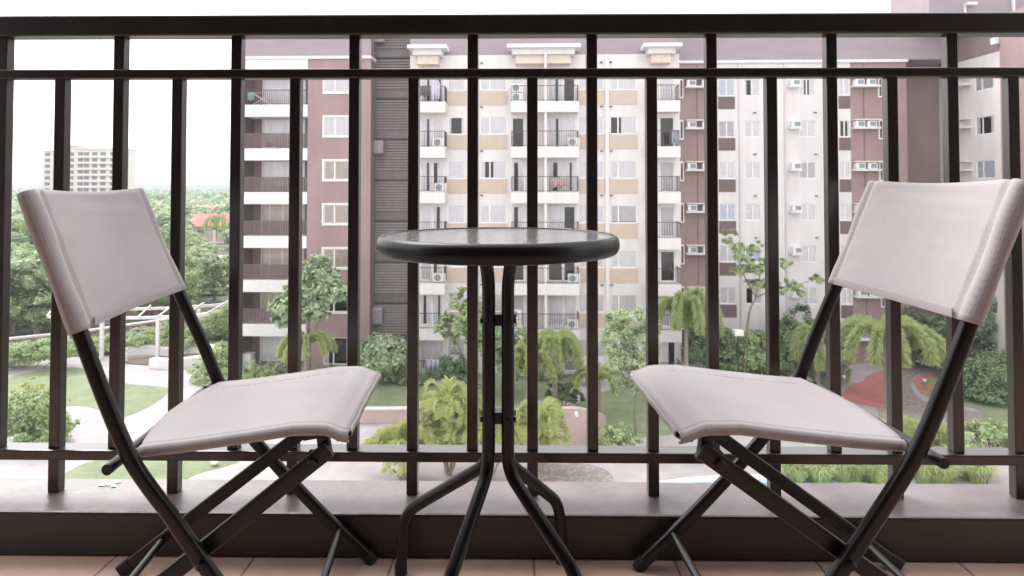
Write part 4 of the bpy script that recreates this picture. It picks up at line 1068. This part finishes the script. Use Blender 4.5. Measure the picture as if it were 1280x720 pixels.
# slender tree before the white block
D = 43.0; g = Vector((P(930, 440, D).x, D, ZG))
lm = [lump(g, 912, 297, D, 11, 11), lump(g, 926, 316, D, 14, 11), lump(g, 944, 309, D, 9, 8), lump(g, 935, 336, D, 18, 10), lump(g, 952, 330, D, 12, 9), lump(g, 948, 356, D, 15, 9), lump(g, 966, 352, D, 9, 7), lump(g, 982, 330, D, 9, 7), lump(g, 992, 356, D, 12, 8), lump(g, 975, 362, D, 9, 6), lump(g, 1020, 348, D, 9, 8), lump(g, 1000, 366, D, 9, 5), lump(g, 920, 340, D, 8, 6)]
t0 = rel(g, 945, 372, D); t1 = rel(g, 915, 305, D); t2 = rel(g, 952, 330, D); t3 = rel(g, 1000, 355, D)
tree('slender_tree', g, [([(0, 0, 0), (.15, 0, 2.4), (.35, 0, t0.z * .82), t0], .085, .06), ([t0, (t0.x - .7, 0, t0.z + 1.3), t1], .05, .02), ([t0, (t0.x + .2, 0, t0.z + 1.2), t2], .05, .02), ([t0, (t0.x + 1.2, .1, t0.z + .5), t3, rel(g, 1020, 348, D)], .045, .015)], lm, LM['feather'], 'tall slender tree with sparse airy clumps before the white block', per=520, size=.23, aspect=.45, hollow=.3)
# tree behind the table
D = 40; g = Vector((P(588, 440, D).x, D, ZG))
tree('leafy_tree', g, [([(0, 0, 0), (0, 0, 2), (.2, 0, 4)], .10, .04), ([(0, 0, 1.6), (-.8, 0, 3)], .05, .02)], [lump(g, 580, 375, D, 18, 15), lump(g, 567, 408, D, 20, 15), lump(g, 596, 400, D, 24, 20), lump(g, 615, 420, D, 24, 20), lump(g, 646, 428, D, 20, 20), lump(g, 580, 425, D, 14, 10), lump(g, 640, 455, D, 22, 18)], LM['mid'], 'leafy tree half hidden behind the table legs', per=520, size=.24)
# dark trees and shrubs on the far side
for (u, D, lumps_, lab) in (
    (1232, 45, [(1238, 385, 26, 22), (1222, 408, 24, 20), (1252, 415, 26, 22), (1236, 365, 18, 12), (1262, 385, 22, 20), (1214, 430, 16, 12)], 'dark tree beside the brown bay of the side wing'),
    (1142, 46, [(1142, 405, 20, 18), (1168, 412, 18, 16), (1128, 425, 18, 16), (1160, 436, 22, 14), (1184, 425, 14, 16)], 'dark tree below the plain brown column'),
    (1010, 46, [(1000, 398, 16, 16), (985, 412, 14, 14), (1018, 415, 18, 14), (992, 438, 18, 14)], 'dark tree under the window units of the white block')):
    g = Vector((P(u, 440, D).x, D, ZG)); zc = rel(g, u, lumps_[0][1], D).z
    tree('dark_tree', g, [([(0, 0, 0), (.1, 0, zc * .5), (0, 0, zc)], .13, .05), ([(.05, 0, zc * .45), (.9, 0, zc * .8)], .06, .02)], [lump(g, a, c_, D, r1, r2) for a, c_, r1, r2 in lumps_], LM['dark'], lab, per=420, size=.26)
def shrub(u, v, D, spec, lm_, lab, per=520, size=.17, name='shrub', cat='shrub', aspect=.5):
    g = Vector((P(u, v, D).x, D, ZG)); ls_ = [lump(g, a, c_, D, r1, r2) for a, c_, r1, r2 in spec]
    ls_ = [(x, y, max(z, rz * .45), rx, ry, rz) for x, y, z, rx, ry, rz in ls_]
    o = empty(name, g, 0, lab, cat)
    b = MB()
    for k in range(5):
        l = ls_[k % len(ls_)]; b.tube([(l[0] * .3 + .1 * math.sin(k * 2), .1 * math.cos(k * 2), -.02), (l[0] * .7, l[1] * .5, l[2] * .6), (l[0], l[1], l[2])], [.03, .02, .008], 6)
    b.build('stems', M['bark'], o, smooth=80)
    V, Fq = leaf_cloud(ls_, per * 1.7, size, aspect); link('foliage', raw_mesh('foliage', V, Fq, LM[lm_]), o); return o
shrub(479, 470, 42.5, [(478, 432, 24, 15), (462, 445, 20, 16), (494, 446, 20, 18), (480, 448, 24, 16), (500, 440, 10, 10), (456, 456, 12, 10)], 'broad', 'big round shrub below the grey louvers', size=.26)
shrub(566, 470, 43, [(567, 452, 15, 12), (558, 460, 11, 10), (576, 460, 11, 11), (568, 466, 16, 6)], 'dark', 'dense dark round bush beneath the cream windows')
shrub(895, 470, 44, [(880, 412, 18, 18), (893, 425, 20, 18), (874, 438, 18, 18), (905, 444, 20, 16)], 'dark', 'dark shrub mass between the foxtail palm and the slender tree', size=.24)
shrub(945, 472, 44, [(935, 428, 20, 14), (958, 430, 20, 14), (945, 448, 28, 14), (972, 450, 20, 14), (925, 455, 18, 10)], 'mid', 'spreading green shrub behind the lamp post', size=.22)
shrub(985, 475, 43, [(990, 425, 16, 22), (1000, 448, 18, 16), (980, 450, 14, 14)], 'dark', 'dark upright shrub beside the brown chair post side', size=.22)
shrub(700, 505, 37.5, [(696, 490, 13, 10), (712, 486, 12, 12), (704, 498, 18, 8), (722, 497, 8, 6)], 'dark', 'low dark shrub with paddle leaves beside the pink wall', size=.30, per=300)
shrub(768, 558, 31.5, [(757, 545, 12, 11), (775, 542, 14, 12), (790, 548, 12, 9), (766, 552, 18, 7)], 'mid', 'rounded green bush at the foot of the feathery tree', size=.15)
shrub(1235, 560, 31.5, [(1212, 545, 18, 12), (1235, 540, 20, 15), (1255, 545, 20, 14), (1275, 548, 18, 14)], 'mid', 'light green bush near the cobbled path bend', size=.16)
shrub(1240, 500, 39, [(1225, 470, 22, 22), (1250, 465, 26, 26), (1275, 470, 24, 28), (1214, 482, 14, 12), (1240, 490, 34, 10)], 'dark', 'tall clipped dark hedge by the curved lawn', size=.16, name='hedge', cat='hedge', per=700)
shrub(1185, 465, 44, [(1180, 440, 16, 14), (1196, 450, 16, 12), (1168, 450, 14, 10)], 'mid', 'green shrub behind the cobbled path', size=.2)
shrub(45, 552, 32.5, [(30, 512, 22, 20), (55, 505, 20, 16), (70, 528, 18, 16), (35, 535, 26, 16), (15, 520, 18, 22), (88, 530, 9, 6), (60, 545, 24, 10)], 'mid', 'bright green bush rising before the oval lawn', size=.16, name='bush', cat='bush', per=620)
shrub(45, 500, 33.2, [(40, 482, 15, 8), (28, 490, 12, 8), (55, 492, 12, 8)], 'yellow', 'yellow topped shrub behind the bright green bush', size=.14, name='bush', cat='bush')
shrub(262, 476, 43, [(250, 462, 14, 9), (268, 452, 18, 12), (285, 458, 16, 12), (275, 440, 14, 12)], 'feather', 'loose green shrub by the ring seat', size=.17)
shrub(150, 440, 50.5, [(120, 432, 20, 10), (150, 428, 22, 12), (180, 424, 22, 14), (215, 418, 20, 16), (235, 424, 18, 14)], 'feather', 'mixed shrubs along the boundary wall under the pergola', size=.2)
shrub(38, 456, 46, [(8, 444, 22, 14), (35, 440, 24, 12), (62, 436, 22, 12), (-20, 446, 22, 14), (85, 436, 18, 10)], 'mid', 'long ragged hedge in front of the boundary wall', size=.16, name='hedge', cat='hedge', per=700)
shrub(275, 400, 55, [(270, 405, 20, 16), (290, 395, 20, 18), (262, 420, 18, 12)], 'feather', 'yellowish shrub beyond the end of the pergola', size=.2)
# low hedges at the foot of the facade
def hedge(u0, u1, v, D, h, lm_, lab, size=.13):
    a, c_ = P(u0, v, D), P(u1, v, D); L_ = (c_ - a).length; g = Vector(((a.x + c_.x) / 2, D, ZG)); o = empty('hedge', g, 0, lab, 'hedge')
    n = max(2, int(L_ / .55)); ls_ = [(-L_ / 2 + L_ * (i + .5) / n, 0.1 * math.sin(i * 2.3), h * (.5 + .06 * math.sin(i * 1.7)), .5, .42, h * .56) for i in range(n)]
    V, Fq = leaf_cloud(ls_, 1100, size); link('foliage', raw_mesh('foliage', V, Fq, LM[lm_]), o)
    b = MB(); [b.tube([(x, 0, -.02), (x + .05, 0, h * .7)], [.025, .01], 6) for x, *_ in ls_]; b.build('stems', M['bark'], o)
hedge(436, 558, 473, 42.2, .75, 'dark', 'low clipped hedge along the lawn below the louvers')
hedge(305, 372, 470, 42.6, 1.25, 'mid', 'hedge at the foot of the brown wing')
hedge(398, 436, 470, 43, .95, 'mid', 'short hedge under the ground floor window of the brown wing')
hedge(548, 600, 474, 41.9, .45, 'pale', 'pale silvery edging plants before the dark bush')
hedge(676, 700, 474, 43, .8, 'dark', 'small hedge beneath the middle balconies')
hedge(724, 756, 470, 42, 1.1, 'mid', 'hedge under the cream windows behind the feathery tree')
hedge(905, 1000, 476, 41.5, .7, 'feather', 'yellowish flowering border before the shrubs')
hedge(1008, 1060, 470, 44, 1.0, 'dark', 'dark hedge at the foot of the white block')

# palms
def frond(path, n, ll, wd, plume=False, droop=.25, taper=True):
    """leaflets along an arching rib; a plume carries them all round like a fox's tail"""
    pts = spline(path, 8); m = len(pts); V = []; Fc = []
    for i in range(n):
        t = .12 + .88 * i / (n - 1); k = t * (m - 1); j = min(int(k), m - 2); p = pts[j].lerp(pts[j + 1], k - j); tg = (pts[j + 1] - pts[j]).normalized()
        side = tg.cross(Vector((0, 0, 1))); side = side.normalized() if side.length > .01 else Vector((1, 0, 0)); upv = side.cross(tg)
        L_ = ll * (math.sin(math.pi * min(1, .15 + .85 * (1 - abs(2 * t - .95) ** 2.2) * .55 + .1)) if taper else 1) * rng.uniform(.8, 1.1)
        angs = [rng.uniform(0, 6.283) for _ in range(15)] if plume else [R(20), R(160)]
        for a in angs:
            d = side * math.cos(a) + upv * math.sin(a); d = (d + tg * rng.uniform(.5, .9)).normalized() + Vector((0, 0, -droop * (.4 if plume else 1)))
            e = p + d * L_; w = tg.cross(d).normalized().cross(d).normalized() * wd if not plume else d.cross(Vector(rng.standard_normal(3))).normalized() * wd * 1.25
            mid = p.lerp(e, .45) + Vector((0, 0, .04 * L_)); b0 = len(V); V += [p, mid + w, e, mid - w]; Fc.append((b0, b0 + 1, b0 + 2, b0 + 3))
    return V, Fc, pts
def palm(name, base, h, nf, fl_, rise, drop, lm_, label, ll=.4, wd=.02, nl=60, plume=True, tr=(.16, .11), cat='palm', az0=0, heads=None, group=None, lean=0, el=(0, 1), droop=.25, tip=.30):
    """trunk and crown; every frond is a child of the palm"""
    o = empty(name, base, 0, label, cat, group); b = MB()
    for hx, hy, hz in (heads or [(0, 0, h)]):
        pts = spline([(hx * .15, hy * .15, 0), (hx * .5 + lean, hy * .5, hz * .55), (hx, hy, hz)], 6)
        b.tube(pts, [tr[0] + (tr[1] - tr[0]) * i / (len(pts) - 1) for i in range(len(pts))], 9)
    b.build('trunk', M['palmbark'], o, smooth=70)
    ai = 0
    for hx, hy, hz in (heads or [(0, 0, h)]):
        for k in range(nf):
            a = az0 + 2 * math.pi * k / nf + rng.uniform(-.25, .25); ca, sa = math.cos(a), math.sin(a); e_ = el[0] + (el[1] - el[0]) * rng.random()
            r_ = fl_ * rng.uniform(.85, 1.1) * (1 - .45 * e_); up_h = rise * (.6 + .9 * e_); dn = drop * (1 - .8 * e_) * rng.uniform(.8, 1.15)
            path = [Vector((hx, hy, hz - .05)), Vector((hx + ca * r_ * .26, hy + sa * r_ * .26, hz + up_h * .72)), Vector((hx + ca * r_ * .62, hy + sa * r_ * .62, hz + up_h * 1.0 - dn * .0)), Vector((hx + ca * r_ * .9, hy + sa * r_ * .9, hz + up_h * (.72 + max(0, tip - .3) * .5) - dn * .22)), Vector((hx + ca * r_, hy + sa * r_, hz + up_h * tip - dn * .50))]
            V, Fc, pts = frond(path, nl, ll, wd, plume, droop)
            m_ = MB(); m_.add(V, Fc); m_.tube(pts, [.022 - .016 * i / (len(pts) - 1) for i in range(len(pts))], 5); m_.build('frond', LM[lm_], o)
    return o
def gpt(u, D): q = P(u, 480, D); return Vector((q.x, D, ZG))
def hgt(v, D): return P(640, v, D).z - ZG
palm('foxtail_palm', gpt(382, 40.5), hgt(432, 40.5), 10, 1.7, .75, 1.7, 'palm', 'young foxtail palm in front of the loggias beneath the broad leaved tree', ll=.30, nl=56, wd=.02, el=(0, .5))
palm('foxtail_palm', gpt(858, 40), hgt(410, 40), 10, 2.6, 1.5, 2.0, 'palm', 'tall foxtail palm with drooping plumes before the brown bay', ll=.52, nl=70, wd=.022, az0=.3)
palm('foxtail_palm', gpt(1108, 38.5), hgt(420, 38.5), 11, 2.8, .9, 2.2, 'palm', 'wide foxtail palm with heavy arching plumes over the red path', ll=.58, nl=74, wd=.024, az0=.1, el=(0, .35))
palm('foxtail_palm', gpt(1022, 42), hgt(432, 42), 11, 1.9, 1.0, 1.9, 'palm', 'foxtail palm between the dark shrub and the wide palm', ll=.50, nl=60, wd=.022, el=(0, .6))
palm('feather_palm', gpt(694, 37), hgt(440, 37), 10, 1.65, 1.0, 2.0, 'palm', 'feathery palm with hanging fronds behind the tall pink wall', ll=.48, nl=60, wd=.02, az0=.5, el=(0, .6))
palm('feather_palm', gpt(660, 36), hgt(462, 36), 9, 1.5, 1.0, 1.6, 'yellow', 'yellow green feathery palm just behind the table legs', ll=.38, nl=54, wd=.02, el=(0, .8))
palm('feather_palm', gpt(748, 36), hgt(472, 36), 7, 1.35, .45, .9, 'palm', 'small palm hidden behind the railing bar beside the lawn', ll=.30, nl=50, wd=.018, el=(0, .3))
for (u, D, heads, lab) in (
    (560, 29.2, [(-.1, 0, 2.35), (.45, .2, 2.0), (-.5, .2, 1.7), (.7, -.2, 1.3), (-.2, -.4, .9), (.3, -.5, .5)], 'tall yellow green areca palm clump straight behind the table'),
    (505, 28.6, [(-.1, 0, .7), (.5, .1, .85), (-.7, .2, .5), (.1, -.4, .4)], 'low yellow green areca palm clump over the pale paving'),
    (612, 28.4, [(0, 0, 1.35), (.5, .1, 1.0), (-.4, -.1, .9)], 'areca palm clump below the table legs'),
    (676, 29.4, [(0, 0, 1.5), (-.4, 0, 1.2), (.3, .2, .7)], 'areca palm clump at the foot of the tall pink wall')):
    palm('areca_palm', Vector((P(u, 560, D).x, D, ZG)), 1, 14, 1.30, 1.0, .2, 'yellow', lab, ll=.46, wd=.016, nl=56, plume=False, tr=(.06, .04), heads=heads, el=(.1, 1), droop=.0, tip=.80)
# ornamental grass tufts
def tuft_mesh(seed, n=420, h=.95, r=.28):
    rr = np.random.default_rng(seed); V = []; Fc = []
    for i in range(n):
        a = rr.uniform(0, 6.283); r0 = r * rr.random() ** .5; o_ = np.array([r0 * math.cos(a), r0 * math.sin(a), 0]); a2 = a + rr.normal(0, .5); d = np.array([math.cos(a2), math.sin(a2), 0]); hh = h * rr.uniform(.6, 1.1); out = rr.uniform(.35, 1.0) * hh
        s_ = np.array([-d[1], d[0], 0]) * .012; p1 = o_ + d * out * .35 + np.array([0, 0, hh * .75]); p2 = o_ + d * out + np.array([0, 0, hh * rr.uniform(.55, 1.0)])
        b0 = len(V); V += [o_ - s_, o_ + s_, p1 + s_, p1 - s_, p2]; Fc.append((b0, b0 + 1, b0 + 2, b0 + 3)); Fc.append((b0 + 3, b0 + 2, b0 + 4))
    b = MB(); b.add(V, Fc); return b.mesh('ornamental_grass', LM['grass'])
tm = [tuft_mesh(k) for k in range(3)]; k = 0
for (u0, u1, v0, v1, n, where) in ((985, 1100, 590, 606, 16, 'bright ornamental grass tuft in the bed just beyond the kerb'), (1090, 1190, 538, 558, 13, 'bright ornamental grass tuft beside the cobbled path'), (1140, 1225, 592, 606, 10, 'bright ornamental grass tuft in the bed just beyond the kerb')):
    for i in range(n):
        g = G(u0 + (u1 - u0) * (i + rng.uniform(.1, .9)) / n, rng.uniform(v0, v1)); o = link('ornamental_grass', tm[k % 3], None, g, rng.uniform(0, 6)); k += 1
        s_ = rng.uniform(.85, 1.25); o.scale = (s_, s_, s_); tag(o, where, 'grass tuft', kind='thing', group='grass tufts ' + ('by the cobbled path' if v0 < 580 else 'beyond the kerb'))
# coconut palm behind the pole, plus two more in the grove
palm('coconut_palm', gpt(268, 104), hgt(283, 104), 11, 2.3, 1.3, 1.9, 'coco', 'coconut palm rising straight behind the concrete pole', ll=.75, wd=.045, nl=40, plume=False, tr=(.25, .18))
palm('coconut_palm', gpt(243, 96), hgt(322, 96), 11, 2.6, 1.4, 1.8, 'coco', 'shorter coconut palm between the two railing bars', ll=.95, wd=.05, nl=40, plume=False, tr=(.25, .18))
palm('coconut_palm', gpt(25, 120), hgt(292, 120), 12, 3.6, 1.8, 2.4, 'coco', 'coconut palm under the pale roofed house', ll=1.0, wd=.05, nl=36, plume=False, tr=(.25, .18))
# grove beyond the boundary wall: three kinds, copied
protos = []
for s_ in range(3):
    lumps_ = []; rr = random.Random(s_ + 4)
    for i in range(9):
        a = i * 2.4; r_ = 1.7 * rr.random() ** .5; lumps_.append((r_ * math.cos(a) * (1.2 if s_ else 1), r_ * math.sin(a), 1.3 + 3.6 * (i / 8) * rr.uniform(.8, 1.1) + (.9 if r_ < .8 else 0), rr.uniform(.9, 1.4), rr.uniform(.9, 1.4), rr.uniform(.7, 1.1)))
    protos.append(tree('grove_tree', Vector((0, 0, ZG)), [([(0, 0, 0), (.1, 0, 1.6), (0, .1, 3.6)], .18, .08), ([(.05, 0, 1.8), (1.0, .2, 3.4)], .08, .03), ([(.05, 0, 1.5), (-.9, -.3, 3.2)], .08, .03)], lumps_, [LM['grove'], LM['mid'], LM['feather']][s_], 'x', per=300, size=.30, group='trees of the grove beyond the boundary wall'))
glab = ['round grey green tree in the grove beyond the boundary wall', 'mid green tree in the grove beyond the boundary wall', 'pale green tree in the grove beyond the boundary wall']
spots = []
for (D, u0, u1, n) in ((58, -60, 130, 6), (64, -70, 250, 8), (72, 120, 290, 5), (80, -80, 300, 9), (96, -90, 300, 9), (112, -90, 310, 9)):
    for i in range(n): spots.append((u0 + (u1 - u0) * (i + rng.uniform(.15, .85)) / n, D * rng.uniform(.96, 1.05)))
spots = [(u, D) for (u, D) in spots if not (u > 225 and D > 76 and rng.random() < .75)]
used = set()
for i, (u, D) in enumerate(spots):
    t = i % 3 if D > 66 else (0 if i % 2 else 1)
    o = protos[t] if t not in used else copy_tree(protos[t]); used.add(t)
    o.location = (P(u, 400, D).x, D, ZG); s_ = rng.uniform(.75, 1.15) * (1.15 if (u < 110 and D < 75) else .85); o.scale = (s_ * rng.uniform(.9, 1.15), s_, s_ * rng.uniform(.9, 1.1)); o.rotation_euler = (0, 0, rng.uniform(0, 6.28)); o['label'] = glab[t]
for t in range(3):
    if t not in used: bpy.data.objects.remove(protos[t])
# the far-off wood that reads as one mass
Vs = []
n_t = 2600
for i in range(n_t):
    D = 122 * (1750 / 122) ** (rng.random() ** 1.0); u = rng.uniform(-160, 400)
    x = (u - 640) / F * D
    r_ = rng.uniform(2.0, 3.8); zc = ZG + rng.uniform(2.2, 4.8) * (1 if D < 400 else 1.25); 
    if abs(u - 112) < 62 and 300 < D < 345: continue
    if 222 < u < 296 and D < 245 and (D < 152 or rng.random() < .6): continue
    n = int(np.clip(34000 / D, 40, 230)); d = rng.standard_normal((n, 3)); d /= np.linalg.norm(d, axis=1)[:, None]; d *= (.5 + .5 * rng.random((n, 1))); p = d * np.array([r_, r_, r_ * .75]) + np.array([x, D, zc])
    nrm, t, bt = rand_rot(n, .8); s_ = r_ * rng.uniform(.13, .26, (n, 1)) * (1 + min(D, 900) / 900)
    Vs.append(np.stack([p - t * s_, p + bt * s_ * .7, p + t * s_, p - bt * s_ * .7], 1).reshape(-1, 3))
V = np.concatenate(Vs); tag(link('woodland', raw_mesh('woodland', V, np.arange(len(V)).reshape(-1, 4), LM['grove'])), 'far-off green woodland spreading to the hills', 'woodland', kind='stuff')

# ------------------------------------------------------------------ things left on the balconies opposite
def on_front(u, k, off, parent=None):
    lx = X(u, off); ca, sa = math.cos(BA), math.sin(BA); return Vector((BO.x + lx * ca - off * sa, BO.y + lx * sa + off * ca, FL[k]))
def cloth(u, k, off, w_, h_, z, col, label):
    m_ = mat('cloth_' + label.split()[0], col, .9, .15, 6); b = MB(); n = 14; V = []
    for i in range(n + 1):
        x = -w_ / 2 + w_ * i / n; V += [(x, .04 * math.sin(i * 1.3), z), (x, .05 * math.sin(i * 1.3 + .4), z - h_ * (.9 + .1 * math.sin(i)))]
    b.add(V, [(2 * i, 2 * i + 2, 2 * i + 3, 2 * i + 1) for i in range(n)]); o = b.build('laundry', m_, loc=on_front(u, k, off), rz=BA, smooth=80); tag(o, label, 'laundry')
    s_ = o.modifiers.new('solid', 'SOLIDIFY'); s_.thickness = .015
cloth(544, 0, -1.28, .55, 1.15, 1.25, (.52, .48, .62), 'lilac cloth hung over the top balcony rail near the louvers')
cloth(541, 6, -1.25, .9, .8, 1.0, (.46, .43, .56), 'violet washing on the ground floor terrace rail')
cloth(530, 0, -1.0, .8, .75, 1.05, (.16, .15, .15), 'black clothes drying behind the top balcony rail')
cloth(843, 1, -1.2, .35, .9, 1.05, (.32, .37, .48), 'blue towel hanging on the balcony beside the brown bay')
cloth(700, 2, -1.0, 1.0, .7, .95, (.50, .36, .34), 'reddish washing on the middle balcony')
cloth(312, 0, .5, .55, .6, .9, (.40, .56, .57), 'teal towel on the topmost loggia of the brown wing')
rk = empty('drying_rack', on_front(328, 0, .7), BA, 'white folding drying rack on the topmost loggia of the brown wing', 'drying rack')
for s_ in (-1, 1):
    b = MB(); b.tube([(-.7, s_ * .25, 0), (.7, s_ * .25, .85)], .025, 6); b.tube([(.7, s_ * .25, 0), (-.7, s_ * .25, .85)], .025, 6); b.build('legs', M['ac'], rk)
b = MB(); [b.tube([(-.8 + 1.6 * i / 7, -.3, .87), (-.8 + 1.6 * i / 7, .3, .87)], .02, 6) for i in range(8)]; b.build('rails', M['ac'], rk)

# ------------------------------------------------------------------ the air between here and the hills
if HAZE:
    m = bpy.data.materials.new('haze_air'); m.use_nodes = True; nt = m.node_tree; nt.nodes.remove(nt.nodes['Principled BSDF'])
    pv = nt.nodes.new('ShaderNodeVolumePrincipled'); pv.inputs['Color'].default_value = (.92, .95, 1, 1); pv.inputs['Density'].default_value = HAZE; pv.inputs['Anisotropy'].default_value = 0
    nt.links.new(pv.outputs[0], nt.nodes['Material Output'].inputs['Volume'])
    b = MB(); b.box(-7000, 7000, -40, 9500, ZG - 4, 60); tag(b.build('haze', m), 'pale haze over the far hills', 'haze', kind='stuff')
